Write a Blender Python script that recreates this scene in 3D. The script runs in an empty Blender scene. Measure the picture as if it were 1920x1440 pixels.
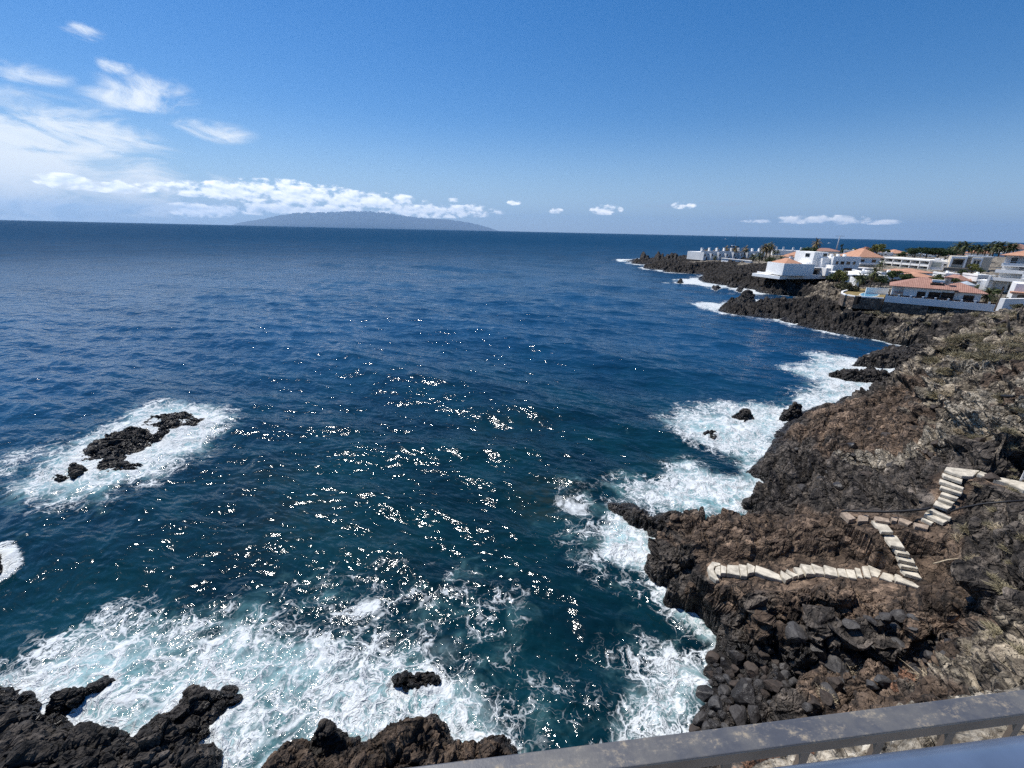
import bpy, bmesh, math, random
import numpy as np
from mathutils import Vector, Matrix
R = math.radians
random.seed(7); rng = np.random.default_rng(7)
sc = bpy.context.scene
COL = sc.collection
# ------------------------------------------------------------------ camera, world, sun, exposure
F, H = 800.0, 18.0                       # focal length in photo pixels (1920 wide), eye height above the sea
ROLL = R(1.28); PIT = math.atan((720 - 433.5) / F * math.cos(ROLL))
SUN_AZ, SUN_EL = R(-49), R(60)           # azimuth from +Y, negative to the left
cd = bpy.data.cameras.new('camera'); cam = bpy.data.objects.new('camera', cd); COL.objects.link(cam)
cd.sensor_width = 36; cd.lens = F / 1920 * 36; cd.clip_start = 0.05; cd.clip_end = 250000
right = Vector((1, 0, 0)); fwd = Vector((0, math.cos(PIT), -math.sin(PIT))); up = Vector((0, math.sin(PIT), math.cos(PIT)))
c_, s_ = math.cos(ROLL), math.sin(ROLL)
r2 = right * c_ + up * s_; u2 = up * c_ - right * s_
M = Matrix((r2, u2, -fwd)).transposed().to_4x4(); M.translation = (0, 0, H); cam.matrix_world = M
sc.camera = cam

def ray(px, py):
    v = r2 * ((px - 960) / F) + u2 * (-(py - 720) / F) + fwd
    return v
def P(px, py, z=0.0):                    # point of the place seen at a photo pixel, at height z
    d = ray(px, py); t = (z - H) / d.z
    return Vector((d.x * t, d.y * t, z))
def PR(px, py, r):                       # the same at horizontal distance r
    d = ray(px, py); t = r / math.hypot(d.x, d.y)
    return Vector((d.x * t, d.y * t, H + d.z * t))
def azel(px, py):
    d = ray(px, py); return math.atan2(d.x, d.y), math.atan2(d.z, math.hypot(d.x, d.y))

sun = bpy.data.lights.new('sun', 'SUN'); sun.energy = 4.6; sun.angle = R(0.5); sun.color = (1, 0.96, 0.9)
so = bpy.data.objects.new('sun', sun); COL.objects.link(so)
sd_ = Vector((math.sin(SUN_AZ) * math.cos(SUN_EL), math.cos(SUN_AZ) * math.cos(SUN_EL), math.sin(SUN_EL)))
so.rotation_euler = sd_.to_track_quat('Z', 'Y').to_euler(); so.location = (0, 0, 60)
sc.view_settings.view_transform = 'Standard'; sc.view_settings.look = 'None'
sc.view_settings.exposure = 0.28; sc.view_settings.gamma = 1.0
sc.cycles.use_denoising = False; sc.cycles.use_adaptive_sampling = False
sc.cycles.max_bounces = 6; sc.cycles.diffuse_bounces = 2; sc.cycles.glossy_bounces = 3; sc.cycles.transparent_max_bounces = 6
sc.cycles.volume_bounces = 0

class NT:                                # small node-tree helper
    def __init__(s, tree): s.t = tree; s.n = tree.nodes; s.l = tree.links
    def node(s, ty, **kw):
        n = s.n.new(ty)
        for k, v in kw.items():
            if k == 'ins':
                for a, b in v.items(): s.set(n, a, b)
            else: setattr(n, k, v)
        return n
    def set(s, n, a, b):
        i = n.inputs[a]
        if isinstance(b, bpy.types.NodeSocket): s.l.new(b, i)
        else: i.default_value = b
    def math(s, op, a, b=None, c=None, clamp=False):
        n = s.n.new('ShaderNodeMath'); n.operation = op; n.use_clamp = clamp
        s.set(n, 0, a)
        if b is not None: s.set(n, 1, b)
        if c is not None: s.set(n, 2, c)
        return n.outputs[0]
    def vec(s, op, a, b=None):
        n = s.n.new('ShaderNodeVectorMath'); n.operation = op
        s.set(n, 0, a)
        if b is not None: s.set(n, 1, b)
        return n.outputs['Value'] if op in ('LENGTH', 'DOT_PRODUCT', 'DISTANCE') else n.outputs[0]
    def sstep(s, v, a, b, lo=0.0, hi=1.0):
        n = s.n.new('ShaderNodeMapRange'); n.interpolation_type = 'SMOOTHSTEP'
        s.set(n, 0, v); s.set(n, 1, a); s.set(n, 2, b); s.set(n, 3, lo); s.set(n, 4, hi)
        return n.outputs[0]
    def noise(s, vec, scale, detail=4, rough=0.5, dist=0.0, dims='3D'):
        n = s.n.new('ShaderNodeTexNoise'); n.noise_dimensions = dims
        if vec is not None: s.l.new(vec, n.inputs['Vector'])
        n.inputs['Scale'].default_value = scale; n.inputs['Detail'].default_value = detail
        n.inputs['Roughness'].default_value = rough; n.inputs['Distortion'].default_value = dist
        return n.outputs[0]
    def voro(s, vec, scale, feature='F1', out='Distance', dims='3D', rand=1.0):
        n = s.n.new('ShaderNodeTexVoronoi'); n.voronoi_dimensions = dims; n.feature = feature
        s.l.new(vec, n.inputs['Vector']); n.inputs['Scale'].default_value = scale; n.inputs['Randomness'].default_value = rand
        return n.outputs[out]
    def mix(s, f, a, b):
        n = s.n.new('ShaderNodeMix'); n.data_type = 'RGBA'
        s.set(n, 0, f)
        for k, v in ((6, a), (7, b)):
            if isinstance(v, (tuple, list)) and len(v) == 3: v = (*v, 1)
            s.set(n, k, v)
        return n.outputs[2]
    def attr(s, name):
        n = s.n.new('ShaderNodeAttribute'); n.attribute_name = name; return n.outputs['Fac']

w = bpy.data.worlds.new('World'); sc.world = w; w.use_nodes = True
nt = NT(w.node_tree); nt.n.clear()
sky = nt.node('ShaderNodeTexSky', sky_type='NISHITA', sun_disc=False, sun_elevation=SUN_EL, sun_rotation=SUN_AZ,
              altitude=20.0, air_density=1.0, dust_density=0.2, ozone_density=3.0)
dirv = nt.node('ShaderNodeTexCoord').outputs['Generated']
sep = nt.node('ShaderNodeSeparateXYZ', ins={0: dirv})
az = nt.math('ARCTAN2', sep.outputs[0], sep.outputs[1]); el = nt.math('ARCSINE', sep.outputs[2])
ae = nt.node('ShaderNodeCombineXYZ', ins={0: az, 1: el, 2: 0.0}).outputs[0]
def ellipses(lst, nodes=nt):             # clouds stand at directions (azimuth, elevation) in the sky
    out = None
    for (px, py, rx, ry, k) in lst:
        a, e = azel(px, py); a2, e2 = azel(px + rx, py); a3, e3 = azel(px, py - ry)
        v = nt.vec('SUBTRACT', ae, (a, e, 0)); v = nt.vec('MULTIPLY', v, (1 / abs(a2 - a), 1 / abs(e3 - e), 0))
        d = nt.math('MULTIPLY_ADD', nt.vec('LENGTH', v), -k, k)
        out = d if out is None else nt.math('MAXIMUM', out, d)
    return out
cum = ellipses([(540, 364, 150, 30, 1), (430, 358, 130, 20, 1), (680, 376, 130, 20, 1), (800, 395, 150, 15, 1), (380, 394, 90, 15, 1), (580, 394, 190, 15, 1),
                (120, 340, 60, 17, 1), (210, 352, 90, 11, .8), (270, 345, 60, 9, .7), (1135, 393, 36, 11, .9), (1282, 385, 26, 8, .8), (1040, 395, 18, 6, .8),
                (965, 380, 16, 6, .8), (890, 391, 26, 10, .9), (850, 375, 12, 5, .8), (1540, 412, 110, 10, 1), (1650, 416, 50, 6, .8), (1430, 415, 50, 4, .6)])
sv = nt.vec('MULTIPLY', ae, (1.0, 1.9, 1.0))
cn = nt.noise(sv, 36.0, 8, 0.56, 0.2)
cn2 = nt.noise(nt.vec('ADD', sv, (-0.004, 0.010, 0)), 36.0, 8, 0.56, 0.2)
cden = nt.math('MULTIPLY_ADD', nt.math('SUBTRACT', cn, 0.46), 3.2, nt.math('MULTIPLY', cum, .8))
cmask = nt.math('MULTIPLY', nt.sstep(cden, 0.05, 0.62), nt.sstep(cum, 0.0, 0.12))
relief = nt.math('MULTIPLY_ADD', nt.math('SUBTRACT', cn, cn2), 2.2, 0.62, clamp=True)
cir = ellipses([(20, 260, 330, 120, 1), (-60, 330, 420, 110, 1), (180, 285, 190, 70, 1), (160, 62, 55, 22, .75), (218, 124, 42, 24, .8), (285, 172, 110, 45, .62),
                (395, 246, 100, 28, .6), (40, 135, 120, 30, .6), (250, 190, 120, 28, .6), (150, 330, 330, 60, .9), (0, 300, 330, 130, 1.5), (60, 370, 420, 60, 1.0)])
wv = nt.vec('MULTIPLY', ae, (1.0, 2.6, 1.0))
wn = nt.noise(wv, 9.0, 9, 0.62, 0.9)
wden = nt.math('MULTIPLY_ADD', nt.math('SUBTRACT', wn, 0.49), 4.0, nt.math('MULTIPLY', cir, 0.9))
wmask = nt.math('MULTIPLY', nt.math('MULTIPLY', nt.sstep(wden, -0.1, 1.15), nt.sstep(cir, 0.0, 0.35)), 0.92)
grey = ellipses([(1250, 386, 60, 5, .8), (1370, 383, 60, 5, .8), (1320, 381, 20, 4, .6)])
gmask = nt.math('MULTIPLY', nt.sstep(nt.math('MULTIPLY_ADD', nt.math('SUBTRACT', cn, 0.5), 1.6, grey), 0.05, 0.6), 0.35)
bg = nt.node('ShaderNodeBackground', ins={1: 0.082})
skyc = nt.node('ShaderNodeHueSaturation', ins={'Saturation': 1.4, 'Value': 1.0, 'Color': sky.outputs[0]}).outputs[0]
tint = nt.node('ShaderNodeMix', data_type='RGBA', blend_type='MULTIPLY'); nt.set(tint, 0, 1.0); nt.set(tint, 6, skyc); nt.set(tint, 7, (1.0, 0.96, 1.06, 1)); nt.l.new(nt.mix(nt.sstep(el, -.02, .22, .75, 0.0), tint.outputs[2], (3.6, 5.6, 8.4)), bg.inputs[0])
bc = nt.node('ShaderNodeBackground', ins={0: nt.mix(relief, (0.50, 0.60, 0.74), (0.98, 0.985, 1.0)), 1: 1.25})
bw = nt.node('ShaderNodeBackground', ins={0: (0.84, 0.89, 0.94, 1), 1: 0.95})
bgy = nt.node('ShaderNodeBackground', ins={0: (0.42, 0.52, 0.68, 1), 1: 0.8})
m1 = nt.node('ShaderNodeMixShader', ins={0: wmask, 1: bg.outputs[0], 2: bw.outputs[0]})
m1b = nt.node('ShaderNodeMixShader', ins={0: gmask, 1: m1.outputs[0], 2: bgy.outputs[0]})
m2 = nt.node('ShaderNodeMixShader', ins={0: cmask, 1: m1b.outputs[0], 2: bc.outputs[0]})
wo = nt.node('ShaderNodeOutputWorld'); nt.l.new(m2.outputs[0], wo.inputs[0])

# ------------------------------------------------------------------ object helpers
def tag(o, label=None, cat=None, group=None, kind=None):
    if label: o['label'] = label
    if cat: o['category'] = cat
    if group: o['group'] = group
    if kind: o['kind'] = kind
    return o
def thing(name, label, cat, loc=(0, 0, 0), rz=0.0, group=None):
    o = bpy.data.objects.new(name, None); COL.objects.link(o); o.empty_display_size = 0.3
    o.location = loc; o.rotation_euler = (0, 0, rz)
    return tag(o, label, cat, group)
def mesh(name, verts, faces, mat, parent=None, smooth=False):
    me = bpy.data.meshes.new(name)
    if isinstance(verts, np.ndarray):
        v = np.ascontiguousarray(verts, np.float32); f = np.ascontiguousarray(faces, np.int32)
        me.vertices.add(len(v)); me.vertices.foreach_set('co', v.ravel())
        me.loops.add(f.size); me.loops.foreach_set('vertex_index', f.ravel())
        k = f.shape[1]; me.polygons.add(len(f)); me.polygons.foreach_set('loop_start', np.arange(0, f.size, k, dtype=np.int32))
        me.update(calc_edges=True)
    else:
        me.from_pydata([tuple(x) for x in verts], [], faces)
    me.polygons.foreach_set('use_smooth', [smooth] * len(me.polygons))
    if mat: me.materials.append(mat)
    o = bpy.data.objects.new(name, me); COL.objects.link(o)
    if parent: o.parent = parent
    return o
def fattr(o, name, vals):
    a = o.data.attributes.new(name, 'FLOAT', 'POINT'); a.data.foreach_set('value', np.ascontiguousarray(vals, np.float32).ravel())
class MB:
    def __init__(s): s.v = []; s.f = []
    def add(s, vs, fs):
        b = len(s.v); s.v += [tuple(x) for x in vs]; s.f += [tuple(i + b for i in f) for f in fs]; return s
    def box(s, x0, x1, y0, y1, z0, z1):
        return s.add([(x0, y0, z0), (x1, y0, z0), (x1, y1, z0), (x0, y1, z0), (x0, y0, z1), (x1, y0, z1), (x1, y1, z1), (x0, y1, z1)],
                     [(0, 3, 2, 1), (4, 5, 6, 7), (0, 1, 5, 4), (1, 2, 6, 5), (2, 3, 7, 6), (3, 0, 4, 7)])
    def prism(s, poly, z0, z1):          # poly: (x, y) ring; z may be per vertex
        n = len(poly); a = z0 if hasattr(z0, '__len__') else [z0] * n; b = z1 if hasattr(z1, '__len__') else [z1] * n
        ar = sum(poly[i][0] * poly[(i + 1) % n][1] - poly[(i + 1) % n][0] * poly[i][1] for i in range(n))
        if ar < 0: poly = poly[::-1]; a = a[::-1]; b = b[::-1]
        vs = [(p[0], p[1], a[i]) for i, p in enumerate(poly)] + [(p[0], p[1], b[i]) for i, p in enumerate(poly)]
        return s.add(vs, [tuple(range(n - 1, -1, -1)), tuple(range(n, 2 * n))] + [(i, (i + 1) % n, n + (i + 1) % n, n + i) for i in range(n)])
    def hip(s, x0, x1, y0, y1, z0, z1, t=0.12):
        dx, dy = x1 - x0, y1 - y0; k = min(dx, dy) / 2
        if dx >= dy: a, b = (x0 + k, (y0 + y1) / 2, z1), (x1 - k, (y0 + y1) / 2, z1)
        else: a, b = ((x0 + x1) / 2, y0 + k, z1), ((x0 + x1) / 2, y1 - k, z1)
        vs = [(x0, y0, z0 + t), (x1, y0, z0 + t), (x1, y1, z0 + t), (x0, y1, z0 + t), a, b, (x0, y0, z0), (x1, y0, z0), (x1, y1, z0), (x0, y1, z0)]
        if dx >= dy: fs = [(0, 1, 5, 4), (1, 2, 5), (2, 3, 4, 5), (3, 0, 4)]
        else: fs = [(0, 1, 4), (1, 2, 5, 4), (2, 3, 5), (3, 0, 4, 5)]
        return s.add(vs, fs + [(6, 7, 1, 0), (7, 8, 2, 1), (8, 9, 3, 2), (9, 6, 0, 3), (9, 8, 7, 6)])
    def tube(s, pts, rad, n=8, cap=True):
        pts = [Vector(p) for p in pts]; rads = rad if hasattr(rad, '__len__') else [rad] * len(pts)
        vs = []
        for i, p in enumerate(pts):
            d = (pts[min(i + 1, len(pts) - 1)] - pts[max(i - 1, 0)]).normalized()
            a = d.orthogonal().normalized() if abs(d.z) > .95 else d.cross(Vector((0, 0, 1))).normalized()
            b = d.cross(a)
            for k in range(n):
                t = 2 * math.pi * k / n; vs.append(p + (a * math.cos(t) + b * math.sin(t)) * rads[i])
        fs = [(i * n + k, i * n + (k + 1) % n, (i + 1) * n + (k + 1) % n, (i + 1) * n + k) for i in range(len(pts) - 1) for k in range(n)]
        if cap: fs += [tuple(range(n - 1, -1, -1)), tuple(range((len(pts) - 1) * n, len(pts) * n))]
        return s.add(vs, fs)
    def build(s, name, mat, parent=None, smooth=False): return mesh(name, s.v, s.f, mat, parent, smooth)
def kids(o): return [c for c in bpy.data.objects if c.parent == o]
def copy_tree(o, parent=None):
    c = o.copy(); COL.objects.link(c); c.parent = parent
    for ch in KIDS.get(o.name, []): copy_tree(ch, c)
    return c
KIDS = {}
def reg(o):                              # remember the children of a prototype before copying it
    for c in kids(o): KIDS.setdefault(o.name, []).append(c); reg(c)
    return o

# ------------------------------------------------------------------ numpy noise
def hsh(ix, iy, iz, seed):
    h = (ix.astype(np.int64) * 73856093) ^ (iy.astype(np.int64) * 19349663) ^ (iz.astype(np.int64) * 83492791) ^ (seed * 2654435761)
    h = (h ^ (h >> 13)) * 1274126177 & 0x7fffffff
    h = (h ^ (h >> 16)) * 668265263 & 0x7fffffff
    return ((h ^ (h >> 11)) & 0xffffff).astype(np.float32) / 16777216.0
def vnoise(x, y, z, seed=0):             # value noise -1..1
    x0, y0, z0 = np.floor(x), np.floor(y), np.floor(z)
    fx, fy, fz = x - x0, y - y0, z - z0
    fx, fy, fz = [t * t * (3 - 2 * t) for t in (fx, fy, fz)]
    x0, y0, z0 = x0.astype(np.int64), y0.astype(np.int64), z0.astype(np.int64)
    o = 0
    for dx in (0, 1):
        for dy in (0, 1):
            for dz in (0, 1):
                wgt = (fx if dx else 1 - fx) * (fy if dy else 1 - fy) * (fz if dz else 1 - fz)
                o = o + wgt * hsh(x0 + dx, y0 + dy, z0 + dz, seed)
    return o * 2 - 1
def fbm(x, y, z, oct=4, seed=0, gain=0.5, ridged=False):
    a, o, t = 1.0, 0, 0
    for i in range(oct):
        n = vnoise(x * 2 ** i + 17.3 * i, y * 2 ** i + 5.1 * i, z * 2 ** i, seed + i)
        if ridged: n = 1 - 2 * np.abs(n)
        o = o + a * n; t += a; a *= gain
    return o / t
def facets(x, y, z, seed=0, tilt=0.5):   # angular blocks: a random level and tilt per cell, and the crack between cells
    X, Y, Z = np.floor(x).astype(np.int64), np.floor(y).astype(np.int64), np.floor(z).astype(np.int64)
    f1 = np.full(x.shape, 9.0, np.float32); f2 = f1.copy(); hv = np.zeros(x.shape, np.float32)
    for dx in (-1, 0, 1):
        for dy in (-1, 0, 1):
            for dz in (-1, 0, 1):
                a, b, c = X + dx, Y + dy, Z + dz
                px = a + hsh(a, b, c, seed + 1) - x; py = b + hsh(a, b, c, seed + 2) - y; pz = c + hsh(a, b, c, seed + 3) - z
                d = np.sqrt(px * px + py * py + pz * pz)
                near = d < f1
                f2 = np.where(near, f1, np.minimum(f2, d)); f1 = np.where(near, d, f1)
                r0 = hsh(a, b, c, seed + 4); r1 = hsh(a, b, c, seed + 5) - .5; r3 = hsh(a, b, c, seed + 6) - .5
                hv = np.where(near, (r0 - .5) - tilt * 2 * (px * r1 + py * r3), hv)
    e = np.clip((f2 - f1) / 0.12, 0, 1)
    return hv, e
def grid_faces(nr, nc):
    i = np.arange((nr - 1) * (nc - 1)); r, c = i // (nc - 1), i % (nc - 1); a = r * nc + c
    return np.stack([a, a + 1, a + nc + 1, a + nc], 1)
def normals(V):                          # V: (nr, nc, 3)
    du = np.gradient(V, axis=1); dv = np.gradient(V, axis=0); n = np.cross(du, dv)
    n /= np.maximum(np.linalg.norm(n, axis=2, keepdims=True), 1e-9)
    return np.where(n[..., 2:3] < 0, -n, n)
def poly_sd(x, y, poly):                 # signed distance to a closed ring, positive inside
    p = np.array(poly, float); q = np.roll(p, -1, 0); d = np.full(x.shape, 1e9); ins = np.zeros(x.shape, bool)
    for (ax, ay), (bx, by) in zip(p, q):
        vx, vy = bx - ax, by - ay; L = vx * vx + vy * vy + 1e-12
        t = np.clip(((x - ax) * vx + (y - ay) * vy) / L, 0, 1)
        d = np.minimum(d, np.hypot(x - ax - t * vx, y - ay - t * vy))
        c = (ay > y) != (by > y)
        with np.errstate(divide='ignore', invalid='ignore'):
            ins ^= c & (x < (vx) * (y - ay) / (vy if abs(vy) > 1e-12 else 1e-12) + ax)
    return np.where(ins, d, -d)
def sst(x, a, b): t = np.clip((x - a) / (b - a), 0, 1); return t * t * (3 - 2 * t)

# ------------------------------------------------------------------ materials
def mat(name):
    m = bpy.data.materials.new(name); m.use_nodes = True; n = NT(m.node_tree); n.n.clear()
    out = n.node('ShaderNodeOutputMaterial'); b = n.node('ShaderNodeBsdfPrincipled'); n.l.new(b.outputs[0], out.inputs[0])
    return m, n, b, out
def simple(name, col, rough=0.7, var=0.12, scale=2.0, bump=0.0, bscale=20.0, metal=0.0, spec=0.3, obj=True):
    m, n, b, out = mat(name)
    tc = n.node('ShaderNodeTexCoord').outputs['Object']
    f = n.noise(tc, scale, 5, 0.6)
    lo = tuple(c * (1 - var * 1.6) for c in col); hi = tuple(min(1, c * (1 + var)) for c in col)
    n.set(b, 'Base Color', n.mix(n.sstep(f, 0.3, 0.7), lo, hi)); n.set(b, 'Roughness', rough); n.set(b, 'Metallic', metal)
    n.set(b, 'Specular IOR Level', spec)
    if bump:
        bp = n.node('ShaderNodeBump', ins={'Strength': bump, 'Distance': 0.02, 'Height': n.noise(tc, bscale, 4, 0.6)}); n.l.new(bp.outputs[0], b.inputs['Normal'])
    return m
def rock_material(name):
    m, n, b, out = mat(name)
    g = n.node('ShaderNodeNewGeometry'); pos = g.outputs['Position']
    warp = n.node('ShaderNodeTexNoise', ins={'Scale': 1.6, 'Detail': 4.0}); n.l.new(pos, warp.inputs['Vector'])
    bed = n.node('ShaderNodeMapping', vector_type='TEXTURE'); n.l.new(n.vec('ADD', pos, n.vec('MULTIPLY', n.vec('SUBTRACT', warp.outputs['Color'], (.5, .5, .5)), (.7, .7, .7))), bed.inputs[0])
    bed.inputs['Rotation'].default_value = (0.15, 0, R(28)); bed.inputs['Scale'].default_value = (2.6, 1.0, .7)
    def cell(scale):
        v = n.node('ShaderNodeTexVoronoi', feature='F1'); n.l.new(bed.outputs[0], v.inputs['Vector']); v.inputs['Scale'].default_value = scale
        s_ = n.node('ShaderNodeSeparateColor'); n.l.new(v.outputs['Color'], s_.inputs[0]); return s_.outputs[0], n.voro(bed.outputs[0], scale, 'DISTANCE_TO_EDGE')
    c1, k1 = cell(.85); c2, k2 = cell(2.9)
    big = n.noise(pos, 0.35, 4, 0.6); mid = n.noise(pos, 1.7, 6, 0.65); fine = n.noise(pos, 9.0, 5, 0.7); grit = n.noise(pos, 38.0, 3, 0.7)
    lava = n.mix(n.sstep(mid, 0.35, 0.7), (0.030, 0.026, 0.024), (0.205, 0.172, 0.142))
    brown = n.mix(n.sstep(mid, 0.3, 0.72), (0.052, 0.034, 0.024), (0.290, 0.205, 0.142))
    col = n.mix(n.sstep(n.math('ADD', n.attr('brown'), n.math('MULTIPLY_ADD', big, 0.9, -0.45)), 0.3, 0.8), lava, brown)
    scr = n.mix(n.sstep(mid, 0.35, 0.68), (0.20, 0.162, 0.118), (0.50, 0.425, 0.315))
    scr = n.mix(n.sstep(n.noise(pos, 3.1, 5, 0.7), 0.54, 0.68), scr, (0.215, 0.190, 0.125))
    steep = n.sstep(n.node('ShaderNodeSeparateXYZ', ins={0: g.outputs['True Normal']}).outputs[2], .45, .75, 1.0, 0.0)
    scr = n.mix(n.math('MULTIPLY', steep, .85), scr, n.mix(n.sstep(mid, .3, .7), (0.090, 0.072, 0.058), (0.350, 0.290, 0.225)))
    sa = n.math('ADD', n.attr('scrub'), n.math('MULTIPLY_ADD', fine, 0.8, -0.4))
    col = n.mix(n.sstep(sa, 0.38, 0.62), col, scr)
    pale = n.mix(n.sstep(fine, 0.35, 0.65), (0.22, 0.18, 0.13), (0.46, 0.41, 0.33))
    col = n.mix(n.sstep(n.math('ADD', n.attr('pale'), n.math('MULTIPLY_ADD', fine, 0.7, -0.35)), 0.34, 0.5), col, pale)
    red = n.mix(n.sstep(fine, 0.35, 0.65), (0.15, 0.075, 0.045), (0.38, 0.20, 0.12))
    col = n.mix(n.sstep(n.math('ADD', n.attr('red'), n.math('MULTIPLY_ADD', fine, 0.7, -0.35)), 0.5, 0.65), col, red)
    # dry flecks of grass and lichen on the rubble
    col = n.mix(n.math('MULTIPLY', n.sstep(grit, 0.66, 0.75), n.sstep(mid, 0.45, 0.6)), col, (0.20, 0.16, 0.11))
    col = n.mix(n.sstep(fine, 0.25, 0.75, 0.45, 0.0), col, (0.012, 0.010, 0.009))
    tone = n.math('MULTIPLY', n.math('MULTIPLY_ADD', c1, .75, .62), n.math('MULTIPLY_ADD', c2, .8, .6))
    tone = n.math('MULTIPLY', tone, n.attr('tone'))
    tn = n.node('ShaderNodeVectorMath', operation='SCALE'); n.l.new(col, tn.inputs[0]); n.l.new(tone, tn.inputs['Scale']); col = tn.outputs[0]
    col = n.mix(n.math('MULTIPLY', n.sstep(k1, 0.0, 0.05, 1.0, 0.0), .8), col, (0.012, 0.010, 0.009))
    sepz = n.node('ShaderNodeSeparateXYZ', ins={0: pos}).outputs[2]
    wet = n.sstep(n.math('ADD', sepz, n.math('MULTIPLY', mid, -1.2)), -0.3, 0.7, 1.0, 0.0)
    wet = n.math('MAXIMUM', wet, n.attr('wet'))  # attribute carries the wet beach and the painted shelf shade
    col = n.mix(n.math('MULTIPLY', wet, 0.72), col, (0.010, 0.0095, 0.010))
    n.set(b, 'Base Color', col); n.set(b, 'Roughness', n.sstep(wet, 0.0, 1.0, 0.9, 0.38)); n.set(b, 'Specular IOR Level', 0.35)
    hgt = n.math('MULTIPLY_ADD', n.sstep(k1, 0.0, 0.12), 0.55, n.math('MULTIPLY', n.sstep(k2, 0.0, 0.14), 0.22))
    hgt = n.math('ADD', hgt, n.math('MULTIPLY', n.math('ADD', n.math('MULTIPLY', c1, .8), n.math('MULTIPLY', c2, .45)), .7))
    hgt = n.math('ADD', hgt, n.math('MULTIPLY', n.noise(bed.outputs[0], 6.0, 7, 0.66), .55))
    bp = n.node('ShaderNodeBump', ins={'Strength': 1.0, 'Distance': 0.26, 'Height': hgt}); n.l.new(bp.outputs[0], b.inputs['Normal'])
    return m
M_ROCK = rock_material('rock')
M_WHITE = simple('white_render', (0.86, 0.85, 0.82), 0.8, 0.05, 0.5)
M_GREYW = simple('grey_white_render', (0.80, 0.80, 0.79), 0.8, 0.06, 0.5)
M_BEIGE = simple('beige_render', (0.58, 0.50, 0.39), 0.8, 0.08, 0.6)
M_STONEW = simple('stone_cladding', (0.24, 0.21, 0.17), 0.9, 0.3, 3.0)
def tile_material(name, c1, c2):
    m, n, b, out = mat(name)
    tc = n.node('ShaderNodeTexCoord').outputs['Object']
    wv_ = n.node('ShaderNodeTexWave', wave_type='BANDS', bands_direction='X', ins={'Scale': 1.1, 'Distortion': 0.4, 'Detail': 2.0}); n.l.new(tc, wv_.inputs[0])
    f = n.math('MULTIPLY_ADD', n.noise(tc, 1.3, 5, 0.7), 1.2, n.math('MULTIPLY', wv_.outputs['Fac'], 0.3))
    n.set(b, 'Base Color', n.mix(n.sstep(f, 0.45, 1.05), c1, c2)); n.set(b, 'Roughness', 0.85)
    bp = n.node('ShaderNodeBump', ins={'Strength': 0.5, 'Distance': 0.05, 'Height': wv_.outputs['Fac']}); n.l.new(bp.outputs[0], b.inputs['Normal'])
    return m
M_TILE = tile_material('orange_tiles', (0.36, 0.17, 0.10), (0.56, 0.31, 0.20))
M_TILE2 = tile_material('pink_red_tiles', (0.25, 0.12, 0.088), (0.40, 0.225, 0.17))
M_GLASS = simple('dark_glass', (0.012, 0.014, 0.017), 0.12, 0.2, 1.0, spec=0.6)
M_DARKW = simple('dark_wood', (0.045, 0.022, 0.018), 0.6, 0.2, 3.0)
M_BLACK = simple('dark_opening', (0.012, 0.011, 0.011), 0.9, 0.2)
M_STEP = simple('pale_stone', (0.54, 0.49, 0.40), 0.9, 0.22, 3.5, 0.6, 25.0)
M_STEP2 = simple('worn_stone', (0.33, 0.26, 0.20), 0.9, 0.22, 5.0, 0.8, 25.0)
M_PIPE = simple('black_pipe', (0.02, 0.02, 0.022), 0.5, 0.1)
M_TRUNK = simple('palm_trunk', (0.10, 0.07, 0.045), 0.9, 0.3, 6.0, 0.6, 12.0)
M_PALM = simple('palm_leaf', (0.075, 0.088, 0.032), 0.6, 0.35, 1.2)
M_PALMD = simple('dry_palm_leaf', (0.17, 0.125, 0.055), 0.7, 0.35, 1.2)
M_LEAF = simple('tree_leaf', (0.062, 0.092, 0.026), 0.6, 0.4, 1.0)
M_LEAFD = simple('pine_needle', (0.032, 0.058, 0.018), 0.7, 0.4, 0.8)
M_LEAFY = simple('yellow_green_leaf', (0.15, 0.155, 0.040), 0.6, 0.35, 1.0)
M_LEAFO = simple('olive_leaf', (0.115, 0.110, 0.060), 0.8, 0.35, 1.0)
M_DRY = simple('dry_twig', (0.40, 0.33, 0.23), 0.9, 0.25, 6.0)
M_SCRUB = simple('dry_scrub_leaf', (0.30, 0.26, 0.165), 0.9, 0.35, 1.5)
M_LAWN = simple('dry_lawn', (0.24, 0.18, 0.075), 0.95, 0.3, 1.5)
M_POOL = simple('pool_water', (0.10, 0.33, 0.50), 0.08, 0.1, 1.0, spec=0.5)
M_PLAZA = simple('pale_paving', (0.42, 0.38, 0.33), 0.9, 0.2, 0.3)
M_WOOD = simple('weathered_wood', (0.13, 0.10, 0.075), 0.9, 0.2, 4.0)
M_METAL = simple('grey_metal', (0.42, 0.46, 0.50), 0.4, 0.1, 2.0)
M_HULLD = simple('dark_hull', (0.03, 0.035, 0.05), 0.4, 0.1)
def rubble_material():
    m, n, b, out = mat('rubble_masonry')
    tc = n.node('ShaderNodeTexCoord').outputs['Object']
    v = n.node('ShaderNodeTexVoronoi', feature='F1'); n.l.new(tc, v.inputs['Vector']); v.inputs['Scale'].default_value = 1.9
    e = n.voro(tc, 1.9, 'DISTANCE_TO_EDGE')
    s = n.node('ShaderNodeSeparateColor'); n.l.new(v.outputs['Color'], s.inputs[0])
    c = n.mix(s.outputs[0], (0.055, 0.045, 0.038), (0.27, 0.205, 0.15))
    n.set(b, 'Base Color', n.mix(n.sstep(e, 0.02, 0.08), (0.06, 0.052, 0.045), c)); n.set(b, 'Roughness', 0.9)
    bp = n.node('ShaderNodeBump', ins={'Strength': 0.8, 'Distance': 0.06, 'Height': n.sstep(e, 0.0, 0.12)}); n.l.new(bp.outputs[0], b.inputs['Normal'])
    return m
M_RUBBLE = rubble_material()
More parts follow.
